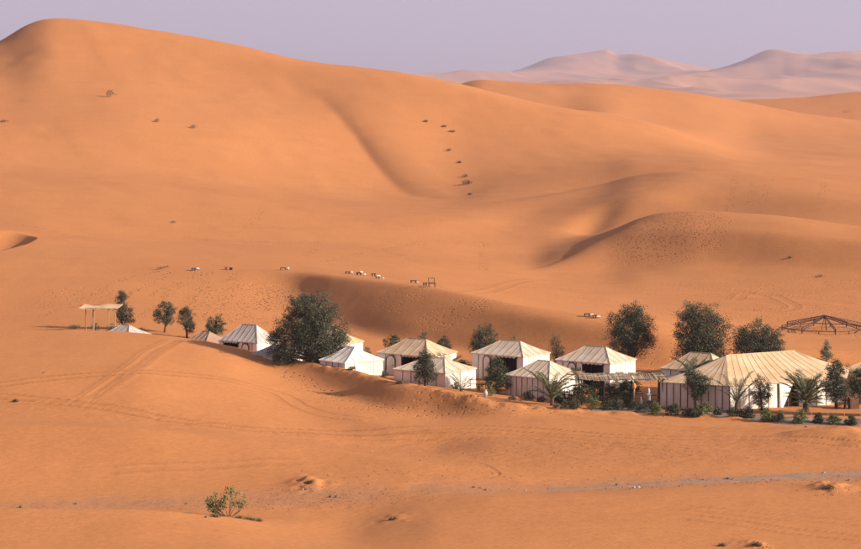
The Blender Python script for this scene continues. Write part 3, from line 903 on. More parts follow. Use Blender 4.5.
# ---------------------------------------------------------------- tents
def tent(label, A, B, Cc, dB, th, hw, hr, roof='beige', wall='white', nf=6, ns=5, opening=None, arch=None, sides=None, front_wall=None, seed=0, base=None, cord='cord', group=None):
    """Marquee with a hipped canvas roof. A, B, Cc: columns of its left, near and right corner; th: turn in degrees;
    opening / arch: spans along the front wall in fractions of its length."""
    r = random.Random(seed)
    th = R(th); s = F / dB
    Wd = (B - A) / s / math.cos(th); Ld = (Cc - B) / s / math.sin(th)
    bx = (B - CX) / F * dB
    ca = math.cos(-th); sa = math.sin(-th)
    ex = Vector((ca, sa, 0)); ey = Vector((-sa, ca, 0))
    org = Vector((bx, dB, 0)) - ex * Wd                      # local origin = left front corner
    cen = org + ex * Wd / 2 + ey * Ld / 2
    z0 = base if base is not None else gz(cen.x, cen.y)
    root = empty('marquee_tent', (cen.x, cen.y, z0), -th, label, 'tent', group)
    X0, Y0 = -Wd / 2, -Ld / 2
    zg = -0.35                                               # skirts run down into the sand
    wm = M[wall]; rm = M[roof]
    fm = M[front_wall] if front_wall else wm
    def wall_panels(p0, p1, n, normal, m, skip=None, sm='seam', sw=0.028):
        """upright cloth panels between webbing seams from p0 to p1"""
        p0 = Vector(p0); p1 = Vector(p1); e = p1 - p0; L_ = e.length; nrm = Vector(normal)
        for i in range(n):
            t0, t1 = i / n, (i + 1) / n
            if skip and t0 >= skip[0] - 1e-4 and t1 <= skip[1] + 1e-4: continue
            rows = []
            for z_, bl in ((zg, 0.05), (hw * .5, 0.035 + 0.02 * r.random()), (hw, 0.0)):
                rows.append([p0 + e * t + Vector((0, 0, z_)) + nrm * (bl * q + 0.05 * (1 - max(z_, 0) / hw)) for t, q in ((t0, 0.2), ((t0 + t1) / 2, 1), (t1, 0.2))])
            mb = MB(); mb.shell(rows, nrm * 0.02); mb.build('wall_panel', m, root)
        for i in range(n + 1):
            t = i / n
            if skip and skip[0] + 1e-4 < t < skip[1] - 1e-4: continue
            a = p0 + e * t
            mb = MB()
            wd = sw if 0 < i < n else 0.028
            u = e.normalized() * wd
            q = [a + nrm * 0.075, a + nrm * 0.027]
            mb.add([q[0] - u + Vector((0, 0, zg)), q[0] + u + Vector((0, 0, zg)), q[1] + u + Vector((0, 0, hw - .01)), q[1] - u + Vector((0, 0, hw - .01)),
                    q[0] - u - nrm * .04 + Vector((0, 0, zg)), q[0] + u - nrm * .04 + Vector((0, 0, zg)), q[1] + u - nrm * .04 + Vector((0, 0, hw - .01)), q[1] - u - nrm * .04 + Vector((0, 0, hw - .01))],
                   [(0, 1, 2, 3), (1, 5, 6, 2), (4, 0, 3, 7), (5, 4, 7, 6), (3, 2, 6, 7), (0, 4, 5, 1)])
            if not (i in (0, n)): mb.build('seam', M[sm], root)
            elif i == 0: mb.build('corner_seam', wm, root)
    # front, right end, back, left end
    wall_panels((X0, Y0, 0), (-X0, Y0, 0), nf, (0, -1, 0), fm, opening)
    wall_panels((-X0, Y0, 0), (-X0, -Y0, 0), ns, (1, 0, 0), wm, None, 'cord', 0.022)
    wall_panels((-X0, -Y0, 0), (X0, -Y0, 0), nf, (0, 1, 0), wm)
    wall_panels((X0, -Y0, 0), (X0, Y0, 0), ns, (-1, 0, 0), wm)
    # roof
    oh = 0.10
    Wh, Lh = Wd / 2 + oh, Ld / 2 + oh
    rl = 0.19 * Wd if Wd > Ld * 1.05 else 0.14 * Wd           # half length of the ridge
    def slope(u0, u1, half, depth, ridge, to_world):
        """strip of a roof slope between u0 and u1 along the eave; clipped by the hips"""
        def top(u):
            a = abs(u)
            return 1.0 if a <= ridge else max(0.0, (half - a) / (half - ridge))
        us = sorted(set([u0, (u0 + u1) / 2, u1] + [q for q in (-ridge, ridge) if u0 + 1e-3 < q < u1 - 1e-3]))
        rows = []
        for j in range(5):
            f_ = j / 4
            row = []
            for u in us:
                t = top(u) * f_
                sag = -0.06 * hr * math.sin(math.pi * t) * (0.9) - (0.018 * (1 if u not in (u0, u1) else 0)) * math.sin(math.pi * min(1, t + .15))
                row.append(to_world(u, t, hw + 0.03 + hr * t + sag))
            rows.append(row)
        mb = MB(); mb.shell(rows, (0, 0, 0.03)); mb.build('roof_panel', rm, root)
        if u0 > -half + 1e-3:
            pts = []
            for j in range(6):
                t = top(u0) * j / 5
                sag = -0.06 * hr * math.sin(math.pi * t) * 0.9
                pts.append(to_world(u0, t, hw + 0.045 + hr * t + sag))
            mb = MB(); mb.tube(pts, 0.018, 4); mb.build('roof_seam', M[cord], root)
    for k in range(nf):
        a, b = -Wh + 2 * Wh * k / nf, -Wh + 2 * Wh * (k + 1) / nf
        slope(a, b, Wh, Lh, rl, lambda u, t, z: (u, -Lh * (1 - t), z))
        slope(a, b, Wh, Lh, rl, lambda u, t, z: (-u, Lh * (1 - t), z))
    for k in range(ns):
        a, b = -Lh + 2 * Lh * k / ns, -Lh + 2 * Lh * (k + 1) / ns
        slope(a, b, Lh, Wh, 0.0, lambda u, t, z: (Wh - (Wh - rl) * t, u, z))
        slope(a, b, Lh, Wh, 0.0, lambda u, t, z: (-Wh + (Wh - rl) * t, -u, z))
    # ropes over hips and ridge
    mb = MB()
    for sx in (-1, 1):
        for sy in (-1, 1):
            pts = []
            for j in range(7):
                t = j / 6
                pts.append((sx * (Wh - (Wh - rl) * t), sy * Lh * (1 - t), hw + 0.05 + hr * t - 0.055 * hr * math.sin(math.pi * t)))
            mb.tube(pts, 0.024, 4)
    mb.tube([(-rl, 0, hw + 0.06 + hr), (rl, 0, hw + 0.06 + hr)], 0.03, 4)
    mb.build('ridge_rope', rm, root)
    # scalloped dark edge under the eave
    mb = MB()
    for (p, q) in (((-Wh, -Lh), (Wh, -Lh)), ((Wh, -Lh), (Wh, Lh))):
        p = Vector((*p, 0)); q = Vector((*q, 0))
        e = (q - p).normalized(); n_ = Vector((e.y, -e.x, 0))
        c_ = (p + q) / 2 + Vector((0, 0, hw - 0.02)) + n_ * 0.012
        mb.box(c_, ((q - p).length, 0.012, 0.07), math.atan2(e.y, e.x))
    mb.build('eave_band', rm, root)
    if opening:
        o0, o1 = X0 + Wd * opening[0], X0 + Wd * opening[1]
        wdo = o1 - o0; cx_ = (o0 + o1) / 2
        dep = 1.5
        ncur = max(3, int(wdo / 0.45))
        for i in range(ncur):                                 # curtains at the back of the porch, its shade put into their colour
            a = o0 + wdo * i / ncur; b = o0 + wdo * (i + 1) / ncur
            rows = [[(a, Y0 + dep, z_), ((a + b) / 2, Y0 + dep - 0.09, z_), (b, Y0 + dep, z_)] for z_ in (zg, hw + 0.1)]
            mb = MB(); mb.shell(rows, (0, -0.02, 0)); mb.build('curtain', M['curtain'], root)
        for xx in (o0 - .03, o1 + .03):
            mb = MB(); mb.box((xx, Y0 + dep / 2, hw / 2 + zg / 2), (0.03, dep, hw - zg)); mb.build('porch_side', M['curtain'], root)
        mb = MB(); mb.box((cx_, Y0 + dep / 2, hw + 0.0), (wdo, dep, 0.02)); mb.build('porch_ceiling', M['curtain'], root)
        mb = MB()
        for xx in (o0, o1): mb.box((xx, Y0 - 0.06, hw / 2 + zg / 2 - .03), (0.08, 0.08, hw - zg - .06))
        mb.box((cx_, Y0 - 0.07, hw - 0.11), (wdo + 0.3, 0.09, 0.10))
        mb.build('porch_frame', M['black'], root)
        for i in range(5):
            xx = o0 + wdo * (i + .5) / 5
            mb = MB(); mb.shell([[(xx - wdo / 10.6, Y0 - 0.14, hw + .0), (xx, Y0 - 0.16, hw + .0), (xx + wdo / 10.6, Y0 - 0.14, hw + .0)],
                                 [(xx - wdo / 11, Y0 - 0.15, hw - .10), (xx, Y0 - 0.17, hw - .19), (xx + wdo / 11, Y0 - 0.15, hw - .10)]], (0, -0.015, 0))
            mb.build('valance', rm, root)
    if arch:
        a0, a1 = X0 + Wd * arch[0], X0 + Wd * arch[1]
        ra = (a1 - a0) / 2; xc = (a0 + a1) / 2; zt = hw - 0.12
        pts = [(a0, Y0 - 0.125, 0), (a0, Y0 - 0.125, zt - ra)] + [(xc - ra * math.cos(k * math.pi / 8), Y0 - 0.125, zt - ra + ra * math.sin(k * math.pi / 8)) for k in range(1, 8)] + [(a1, Y0 - 0.125, zt - ra), (a1, Y0 - 0.125, 0)]
        mb = MB()
        n = len(pts)
        v = pts + [(p[0], p[1] + 0.03, p[2]) for p in pts]
        mb.add(v, [tuple(range(n)), tuple(range(2 * n - 1, n - 1, -1))] + [(i, i + n, i + 1 + n, i + 1) for i in range(n - 1)])
        dr = mb.build('door', wm, root)
        mb = MB(); mb.tube(pts, 0.045, 4); mb.build('door_trim', M['black'], dr)
        mb = MB(); mb.box((xc + ra * 0.5, Y0 - 0.15, 1.0), (0.07, 0.04, 0.10)); mb.build('door_tie', M['seam'], dr)
    return root

# ================================================================ the camp: tents
TG = 'marquee tents of the desert camp'
tent('small tent with grey front and white end beside the reed shelter', 98, 128, 147, 238, 33, 1.4, .95, 'greyc', 'white', 5, 4, seed=1, base=.98, group=TG)
tent('low tent with brown roof and cream end slope half buried behind the dune', 177, 204, 230, 238, 35, 1.4, 1.1, 'taupe', 'cream', 6, 4, seed=2, base=.15, group=TG)
tent('grey-roofed tent with dark porch and arched door just left of the biggest tree', 217.4, 257, 277, 232.5, 32, 2.1, 1.45, 'greyc', 'white', 8, 5, opening=(1/8, 4/8), arch=(.62, .80), seed=3, base=.32, group=TG)
tent('small white tent mostly covered by the biggest tree, in front of the grey-roofed tent', 250, 272, 300, 226.5, 42, 1.4, .8, 'greyc', 'white', 4, 4, seed=4, base=.4, group=TG)
tent('orange-cream roofed white tent, only its right end showing behind the biggest tree', 292, 334, 361.5, 231, 35, 2.0, 1.25, 'cream', 'white', 6, 3, seed=5, base=.35, group=TG)
tent('bright white tent with sloping end, tucked against the right side of the biggest tree', 319, 345, 382, 220.5, 48, 1.8, 1.15, 'white', 'white', 4, 4, seed=6, base=.05, group=TG)
tent('tan-roofed white tent with arched door, behind the low tent with the pinkish front', 377, 427, 456.5, 222, 35, 2.05, 1.22, 'tan', 'white', 6, 4, opening=(3/6, 5/6), arch=(.19, .37), seed=7, group=TG)
tent('low tent with pinkish front and bright white end, behind the leafy tree', 394, 445, 476, 211.5, 35, 1.85, .95, 'beige', 'white', 6, 4, seed=8, base=.15, front_wall='pink', group=TG)
tent('middle beige-roofed tent with arched door, behind the ragged dark green tree', 473, 523, 551, 221.5, 36, 2.25, 1.1, 'beige', 'white', 8, 5, opening=(4/8, 7/8), arch=(.23, .37), seed=9, group=TG)
tent('low striped tent with brown-beige roof standing behind the curved palm', 507, 549, 584.7, 207.5, 38, 2.0, 1.15, 'beige', 'white', 8, 5, seed=10, base=0.0, front_wall='pink', group=TG)
tent('beige-roofed white tent with dark porch behind the pole pergola', 558.3, 609.8, 638.5, 217, 35, 2.25, 1.15, 'beige', 'white', 8, 5, opening=(4/8, 7/8), arch=(.23, .38), seed=11, group=TG)
tent('tan-roofed tent behind the largest tent, in front of the dense dark tree', 665.3, 716, 745, 211, 35, 2.15, 1.3, 'tan', 'white', 6, 4, seed=12, group=TG)
tent('cream tent at the right edge half hidden behind the young trees', 846, 888, 914, 212, 35, 1.9, .7, 'cream', 'white', 6, 4, seed=14, group=TG)

def big_tent():
    root = empty('marquee_tent', (29, 207, 0), 0, 'largest tent with a long cream ridged roof and striped pinkish left side', 'tent', TG)
    O = Vector((29, 207, 0))
    P = {k: Vector((*v, 0)) - O for k, v in dict(A=(19.15, 203.7), B=(24.65, 201.0), Cc=(34.9, 205.4), E=(36.6, 213.5), Fk=(22.2, 214.0)).items()}
    R0 = Vector((25.0, 206.3, 4.12)) - O; R1 = Vector((31.3, 209.6, 4.15)) - O
    hw = 2.2
    def wallrun(a, b, n, m, skip=(), sm='seam', sw=.05):
        a = P[a]; b = P[b]; e = (b - a); u = e.normalized(); nrm = Vector((u.y, -u.x, 0))
        for i in range(n):
            if i in skip: continue
            t0, t1 = i / n, (i + 1) / n
            rows = [[a + e * t + Vector((0, 0, z_)) + nrm * (bl * q) for t, q in ((t0, .2), ((t0 + t1) / 2, 1), (t1, .2))] for z_, bl in ((-.4, .08), (1.1, .05), (hw, 0))]
            mb = MB(); mb.shell(rows, nrm * .02); mb.build('wall_panel', M[m], root)
        for i in range(n + 1):
            p = a + e * (i / n) + nrm * .05
            mb = MB(); mb.box(p + Vector((0, 0, hw / 2 - .2)), (sw, .05, hw + .35), math.atan2(e.y, e.x)); mb.build('seam', M[sm], root)
    wallrun('A', 'B', 10, 'pink')
    wallrun('B', 'Cc', 12, 'white', (5, 6), 'cord', .04)
    wallrun('Cc', 'E', 8, 'cream'); wallrun('E', 'Fk', 12, 'cream'); wallrun('Fk', 'A', 8, 'cream')
    def roof(e0, e1, r0, r1, n, m):
        cen = Vector((0, 2, 0))
        def ov(p):
            d = (p - cen); d.z = 0
            return p + d.normalized() * 0.12 + Vector((0, 0, hw + .02))
        a, b = ov(P[e0]), ov(P[e1])
        for i in range(n):
            t0, t1 = i / n, (i + 1) / n
            rows = []
            for j in range(6):
                f = j / 5
                row = []
                for t, mid in ((t0, 0), ((t0 + t1) / 2, 1), (t1, 0)):
                    p = a.lerp(b, t).lerp(r0.lerp(r1, t), f)
                    p.z -= 0.10 * math.sin(math.pi * f) + 0.012 * mid * math.sin(math.pi * min(1, f + .1))
                    row.append(p)
                rows.append(row)
            mb = MB(); mb.shell(rows, (0, 0, .03)); mb.build('roof_panel', M[m], root)
            if i:
                pts = []
                for j in range(7):
                    f = j / 6; p = a.lerp(b, t0).lerp(r0.lerp(r1, t0), f); p.z += .012 - 0.10 * math.sin(math.pi * f); pts.append(p)
                mb = MB(); mb.tube(pts, .014, 4); mb.build('roof_seam', M['cord'], root)
    roof('A', 'B', R0, R0 + Vector((.02, 0, 0)), 7, 'tan')
    roof('B', 'Cc', R0, R1, 14, 'cream')
    roof('Cc', 'E', R1, R1 + Vector((.02, .01, 0)), 7, 'cream')
    roof('E', 'Fk', R1, R0, 10, 'cream')
    roof('Fk', 'A', R0, R0 + Vector((.01, .02, 0)), 7, 'tan')
    mb = MB(); mb.tube([R0 + Vector((0, 0, .03)), R1 + Vector((0, 0, .03))], .04, 5)
    mb.build('ridge_rope', M['cream'], root)
    # open bay: shaded inner cloth, poles, and a bright flap drawn to the left
    a = P['B'].lerp(P['Cc'], 5 / 12); b = P['B'].lerp(P['Cc'], 7 / 12); e = (b - a); u = e.normalized(); nrm = Vector((u.y, -u.x, 0))
    for k in range(4):
        p, q = a + e * (k / 4) - nrm * 1.0, a + e * ((k + 1) / 4) - nrm * 1.0
        mb = MB(); mb.shell([[p + Vector((0, 0, z_)), (p + q) / 2 - nrm * .06 + Vector((0, 0, z_)), q + Vector((0, 0, z_))] for z_ in (-.3, hw)], nrm * .02)
        mb.build('inner_curtain', M['beige'], root)
    for p in (a, a + e * .55, b):
        mb = MB(); mb.tube([p + nrm * .12 + Vector((0, 0, -.3)), p + nrm * .12 + Vector((0, 0, hw))], .04, 6); mb.build('pole', M['dark_wood'], root)
    mb = MB(); mb.shell([[a + nrm * .16 + Vector((0, 0, hw - .02)), a + u * .6 + nrm * .2 + Vector((0, 0, hw - .02)), a + u * 1.35 + nrm * .16 + Vector((0, 0, hw - .02))],
                         [a + nrm * .16 + Vector((0, 0, .1)), a + u * .15 + nrm * .25 + Vector((0, 0, .1)), a + u * .3 + nrm * .2 + Vector((0, 0, .1))]], nrm * .02)
    mb.build('door_flap', M['white'], root)
    mb = MB(); mb.box(a + e * .5 + nrm * .14 + Vector((0, 0, 1.05)), (e.length, .05, .06), math.atan2(e.y, e.x)); mb.build('cross_rail', M['dark_wood'], root)
big_tent()

# ---------------------------------------------------------------- paths
def strip(name, label, rows, width, m, dmin, dz=0.05, n=90, raise_=True, wob=0.5, seed=3, taper=1.0):
    P = smooth_poly([hit(px, py, dmin) for px, py in rows], n)
    T = np.gradient(P, axis=0); T /= np.hypot(T[:, 0], T[:, 1])[:, None]
    N = np.stack([-T[:, 1], T[:, 0]], 1)
    r = np.random.RandomState(seed)
    v = []; f = []
    m_ = 7
    for i in range(n):
        tp = taper + (1 - taper) * i / (n - 1)
        w0 = tp * width * (1 + wob * (r.rand() - .5)); w1 = tp * width * (1 + wob * (r.rand() - .5))
        for k in range(m_):
            t = k / (m_ - 1)
            q = P[i] + N[i] * (-w0 / 2 * (1 - t) + w1 / 2 * t)
            edge_ = 0 if 0 < k < m_ - 1 else -0.10
            v.append((q[0], q[1], gz(q[0], q[1]) + dz + edge_))
    for i in range(n - 1):
        for k in range(m_ - 1):
            f.append((i * m_ + k, (i + 1) * m_ + k, (i + 1) * m_ + k + 1, i * m_ + k + 1))
    me = bpy.data.meshes.new(name); me.from_pydata(v, [], f); me.materials.append(M[m])
    me.polygons.foreach_set('use_smooth', [True] * len(me.polygons))
    o = bpy.data.objects.new(name, me); C.objects.link(o)
    return tag(o, label, None, None, 'structure')
strip('path', 'grey gravel path along the front of the camp', [(596,409),(630,411),(680,413.5),(740,416),(800,418.5),(861,420.5),(920,422)], 3.2, 'path', 188, 0.09, 120, wob=.2)
strip('gravel_road', 'grey gravel piste showing through the sand at the left', [(-60,507),(0,506.2),(60,505),(140,503.5),(220,501),(300,496.5),(350,494)], 2.2, 'piste', 155, -0.01, 140, wob=.9, taper=.35)
strip('gravel_road', 'grey gravel piste running to the right edge of the valley', [(548,489),(600,487.3),(640,485),(680,482.5),(720,480.5),(760,478.5),(800,476.5),(861,474.3),(930,471)], 4.0, 'piste', 158, 0.01, 160, wob=.35, seed=5, taper=.25)

# sand-and-timber kerb of the terrace
P = smooth_poly([hit(px, py, 188) for px, py in [(640,408),(700,411.5),(760,413.5),(800,414.6),(861,416.2)]], 15)
for i in range(14):
    a, b = P[i], P[i + 1]
    c_ = (a + b) / 2; ang = math.atan2(b[1] - a[1], b[0] - a[0])
    mb = MB(); mb.box((0, 0, 0.03), (np.hypot(*(b - a)) - .06, .16, .22))
    o = mb.build('edging_timber', M['wood'])
    o.location = (c_[0], c_[1], gz(*c_) + .06); o.rotation_euler = (0, 0, ang)
    tag(o, 'brown timber edging beam along the back of the gravel path', 'edging', 'timber edging beams of the gravel path')

# ---------------------------------------------------------------- trees
ROUND = [(0, 0, .55, .85, .85, .42), (-.35, .1, .42, .6, .6, .34), (.35, -.1, .48, .62, .6, .36), (0, 0, .80, .5, .5, .2)]
NG = 'trees of the camp'
tree('narrow dark tree with a low right-hand branch standing beside the reed shelter', 123.5, 250, 291, 20, [(-.1, 0, .62, .62, .6, .36), (.45, 0, .38, .55, .5, .22), (-.25, 0, .4, .55, .5, .25), (-.05, 0, .85, .35, .35, .16)], n=2600, size=.15, clumps=120, seed=11, group=NG)
tree('open airy tree on a thin stem, leftmost of the three small trees in a row', 164.5, 249, 300.5, 26, [(-.1, 0, .6, .7, .7, .3), (.4, 0, .62, .55, .5, .24), (-.45, 0, .5, .45, .5, .2), (.05, 0, .85, .5, .45, .16), (.3, 0, .38, .4, .4, .14)], n=2300, size=.15, clumps=120, gap=.28, seed=12, group=NG)
tree('slender tree in the middle of the three small trees in a row', 187, 246, 305, 19, [(-.05, 0, .6, .8, .8, .33), (.3, 0, .42, .6, .6, .24), (-.1, 0, .83, .5, .5, .17)], n=2000, size=.15, clumps=110, gap=.2, seed=13, group=NG)
tree('smallest of the three small trees in a row, nearest the grey-roofed tent', 215.5, 245, 314, 22, [(-.4, 0, .62, .5, .5, .34), (.35, 0, .66, .5, .5, .36), (0, 0, .4, .8, .7, .3)], n=1900, size=.15, clumps=110, gap=.18, seed=14, group=NG)
tree('biggest wide dark tree of the camp, its crown reaching down to the dune crest', 308, 225.5, 292.5, 78, [(0, 0, .62, .55, .6, .38), (-.42, 0, .42, .52, .5, .33), (.42, .1, .42, .52, .6, .35), (.1, -.2, .33, .75, .6, .3), (.22, 0, .74, .42, .45, .26), (-.12, 0, .80, .34, .35, .19), (-.72, 0, .25, .24, .3, .22), (.78, 0, .28, .24, .3, .24), (.80, -.3, .13, .22, .3, .16), (.45, -.3, .14, .45, .4, .18), (-.6, -.2, .12, .35, .4, .14)], n=24000, size=.17, clumps=900, gap=.10, seed=15, trunk_r=.28, group=NG)
tree('dark bushy tree rising behind the left end of the tan-roofed tent', 393, 238, 333.5, 20, ROUND, 'green', n=1500, size=.15, clumps=90, seed=16, group=NG)
tree('low dark tree behind the ridge of the tan-roofed tent', 423, 238, 330.5, 20, ROUND, n=900, size=.14, clumps=60, gap=.3, seed=17, group=NG)
tree('dark round tree peeping over the right end of the tan-roofed tent', 443.5, 238, 335.5, 17, ROUND, n=1300, size=.15, clumps=80, seed=18, group=NG)
tree('round tree behind the left corner of the middle beige-roofed tent', 483.5, 233, 323, 28, ROUND, n=3600, size=.15, clumps=170, seed=19, group=NG)
tree('faint sparse tree top above the ridge of the middle beige-roofed tent', 514, 234, 331.5, 13, ROUND, 'sage', n=450, size=.14, clumps=40, gap=.35, seed=20, group=NG)
tree('thin pale see-through tree between two beige-roofed tents', 556, 229, 333.5, 18, [(-.1, 0, .72, .6, .6, .26), (.25, 0, .55, .7, .6, .28), (-.2, 0, .35, .6, .6, .25)], 'sage', n=1300, size=.13, clumps=110, gap=.25, seed=21, group=NG)
tree('large loose-crowned tree behind the pole pergola, first of the three big trees on the right', 630, 227.5, 301.5, 54, [(0, 0, .68, .55, .55, .28), (.42, 0, .62, .5, .5, .24), (-.45, 0, .62, .36, .4, .14), (.2, 0, .45, .6, .6, .26), (-.35, 0, .42, .5, .5, .18), (.05, 0, .86, .45, .45, .14), (-.6, 0, .78, .2, .22, .06)], n=10500, size=.16, clumps=420, gap=.2, seed=22, trunk_r=.22, group=NG)
tree('tall dense dark tree, middle one of the three big trees on the right', 702, 225.5, 300.5, 57, [(-.05, 0, .55, .75, .75, .42), (.05, 0, .80, .5, .5, .19), (-.45, 0, .58, .45, .5, .34), (.45, 0, .5, .5, .5, .36), (0, 0, .3, .9, .8, .28), (-.4, 0, .84, .3, .35, .11)], n=16000, size=.16, clumps=620, gap=.08, seed=23, trunk_r=.25, group=NG)
tree('broad round dark tree, rightmost of the three big trees behind the largest tent', 757.5, 225.5, 319, 50, [(0, 0, .55, .9, .85, .42), (-.4, 0, .48, .55, .6, .38), (.4, 0, .48, .58, .6, .38)], n=12500, size=.16, clumps=480, gap=.07, seed=24, trunk_r=.22, group=NG)
tree('small tiered pale conifer-like tree on open sand below the steel roof frame', 826, 232.5, 337.5, 15, [(0, 0, .75, .4, .4, .22), (-.1, 0, .45, .75, .7, .16), (.05, 0, .25, .95, .9, .16), (.2, 0, .6, .6, .5, .12)], 'sage', n=850, size=.14, clumps=80, gap=.15, seed=25, group=NG)
tree('leafy tree standing in front of the low tent with the pinkish front', 425, 209.5, 347.5, 25, [(0, 0, .8, .4, .4, .18), (-.1, 0, .5, .85, .8, .26), (.15, 0, .3, .85, .8, .24), (0, 0, .64, .6, .6, .2)], n=3600, size=.15, clumps=190, gap=.15, seed=26, group=NG)
tree('ragged dark green tree in front of the porch of the middle beige-roofed tent', 497, 210, 355.5, 26, [(0, 0, .6, .75, .7, .3), (-.2, 0, .35, .8, .7, .26), (.3, 0, .3, .7, .7, .24), (-.1, 0, .84, .5, .45, .15)], 'green', n=3600, size=.15, clumps=190, gap=.2, seed=27, group=NG)
tree('round-headed small tree on a bare stem against the striped side of the largest tent', 697, 201, 364.5, 27, [(0, 0, .62, .9, .85, .27), (-.3, 0, .7, .6, .6, .22), (.3, 0, .55, .65, .6, .24), (.05, 0, .36, .5, .5, .12)], n=3900, size=.14, clumps=200, gap=.1, seed=28, group=NG)
tree('thin airy young tree in front of the white wall of the largest tent', 762, 199.5, 372.5, 25, [(-.05, 0, .75, .55, .5, .2), (.3, 0, .5, .6, .5, .2), (-.4, 0, .5, .5, .5, .18), (0, 0, .3, .7, .6, .22)], n=1900, size=.14, clumps=130, gap=.3, seed=29, group=NG)
tree('tall leafy tree covering the right end of the largest tent', 836, 203, 359.5, 27, [(0, 0, .7, .65, .6, .26), (-.2, 0, .45, .8, .7, .26), (.25, 0, .3, .8, .7, .24), (0, 0, .88, .35, .35, .11)], n=4600, size=.15, clumps=230, gap=.14, seed=30, group=NG)
tree('dark leafy tree at the right edge beside the brown planter', 860, 205, 367, 24, [(0, 0, .6, .85, .8, .35), (-.2, 0, .35, .8, .7, .28), (.1, 0, .85, .5, .45, .14)], 'green', n=2600, size=.15, clumps=150, gap=.2, seed=31, group=NG)
tree('thin sparse sapling between the tall leafy tree and the right edge', 848, 212, 362, 14, ROUND, 'sage', n=600, size=.12, clumps=60, gap=.35, seed=32, group=NG)
tree('green shrubby tree in front of the left part of the beige-roofed tent behind the pergola', 576, 211, 364.5, 17, ROUND, 'green', n=1500, size=.14, clumps=100, gap=.18, seed=33, group=NG)
tree('dark shrubby tree in the shade under the pergola', 630, 212, 378, 22, ROUND, 'green', n=1600, size=.14, clumps=100, gap=.1, seed=34, group=NG)
tree('thin tree showing between the biggest tree and the tan-roofed tent', 368, 232, 345.5, 10, ROUND, 'sage', n=400, size=.13, clumps=40, gap=.3, seed=35, group=NG)
tree('dark low tree between the tan-roofed tent and the middle beige-roofed tent', 462.5, 228, 360, 16, ROUND, 'green', n=900, size=.14, clumps=70, gap=.2, seed=36, group=NG)

# ---------------------------------------------------------------- palms
palm('palm with long arching fronds in front of the low striped tent', 552, 202, 370, 46, 15, .6, 1, (35, 85), .95, .16, 20, .13)
palm('stiff sparse palm at the left corner of the largest tent', 737, 199, 371, 34, 9, .8, 2, (42, 84), .5, .20, 20, .13)
palm('bushy date palm in front of the open bay of the largest tent', 806, 199, 373.5, 34, 34, .8, 3, (18, 84), .7, .26, 24, .16)
palm('palm crown showing between the two tan-roofed tents on the right', 694, 206.5, 358, 34, 14, 2.2, 4, (20, 80), .7, .16, 24, .20)
palm('spiky young palm before the white end of the low tent with the pinkish front', 461, 207.5, 375, 18, 13, .12, 5, (20, 80), .4, .12, 14, .22)
palm('palm tips behind the ridge of the low tent with the pinkish front', 449, 218, 352, 22, 13, 1.3, 6, (15, 75), .7, .12, 16, .26)
palm('young palm behind the pergola in front of the beige-roofed tent', 621, 212, 368, 18, 11, .8, 7, (15, 75), .8, .12, 16, .26)

# ---------------------------------------------------------------- shrubs
SG = 'planted shrubs along the front of the camp'
SH = [
 (528,400,9,12,'green','dark shrub at the foot of the striped tent, leftmost of the front row'),
 (541,402,5,7,'olive','tiny shrub left of the curved palm'),
 (565,409,9,11,'green','low dark shrub just right of the curved palm'),
 (574,404,13,13,'green','dark shrub before the chairs beside the striped tent'),
 (586,406,16,16,'green','broad dark shrub under the left post of the pergola'),
 (593,409,9,10,'fresh','fresh green shrub at the front of the hedge below the left pergola post'),
 (602,404,18,18,'green','tall dark shrub at the second pergola post'),
 (607,411,9,10,'green','low shrub in the middle of the hedge'),
 (615,405,16,15,'green','dark shrub under the middle of the pergola'),
 (619,411,9,10,'olive','low greyish shrub below the middle of the pergola'),
 (627,407,12,12,'green','shrub left of the lantern post'),
 (643,413,8,11,'green','low shrub in front of the white urns'),
 (655,414,11,11,'fresh','bright shrub at the right end of the pergola'),
 (673,415,11,13,'green','shrub before the left striped panels of the largest tent'),
 (688,416,7,11,'olive','flat shrub left of the round-headed small tree'),
 (704,415,13,15,'fresh','leafy shrub at the foot of the round-headed small tree'),
 (718,416,8,9,'olive','small grey shrub between the round-headed tree and the stiff palm'),
 (732,416,8,10,'green','shrub at the foot of the stiff palm'),
 (749,418,11,10,'olive','loose grey shrub right of the stiff palm'),
 (766,422,13,11,'fresh','upright green shrub below the thin airy tree'),
 (780,420,8,9,'sage','sparse pale shrub between the airy tree and the date palm'),
 (800,424,14,13,'fresh','v-shaped green shrub left of the date palm foot'),
 (818,424,10,10,'olive','small grey-green shrub right of the date palm'),
 (834,425,11,12,'fresh','v-shaped green shrub, second from the right end of the row'),
 (851,426,10,11,'olive','grey-green shrub at the right end of the row'),
 (560,403,10,12,'green','dark shrub behind the foot of the curved palm'),
 (581,399,12,13,'green','dark shrub behind the left post of the pergola'),
 (597,399,13,14,'green','leafy dark shrub in the shade between the two left pergola posts'),
 (609,401,13,14,'green','dark shrub behind the middle of the hedge'),
 (622,401,13,14,'olive','greyish shrub in the shade left of the lantern post'),
 (613,410,8,10,'green','low dark shrub closing the gap in the middle of the hedge'),
 (633,411,8,10,'green','low dark shrub at the foot of the lantern post'),
 (649,409,8,9,'green','small dark shrub at the foot of the white pedestal'),
 (574,409,8,10,'olive','low grey shrub in front of the dark armchairs'),
 (696,417,7,9,'green','small dark shrub beside the stem of the round-headed small tree'),
 (742,417,8,10,'green','dark shrub right at the foot of the stiff palm'),
 (773,422,7,9,'olive','low grey shrub right of the upright green shrub'),
]
for i, (px, py, h, wp, m_, lab) in enumerate(SH):
    k_ = 1.35 if 570 < px < 645 else 1.1
    bush(lab, px, py, h * k_, wp * k_, m_, 1000 if h > 9 else 520, 100 + i, 190, SG, size=.12, name='shrub')
UG = 'scrub at the edge of the dune crest'
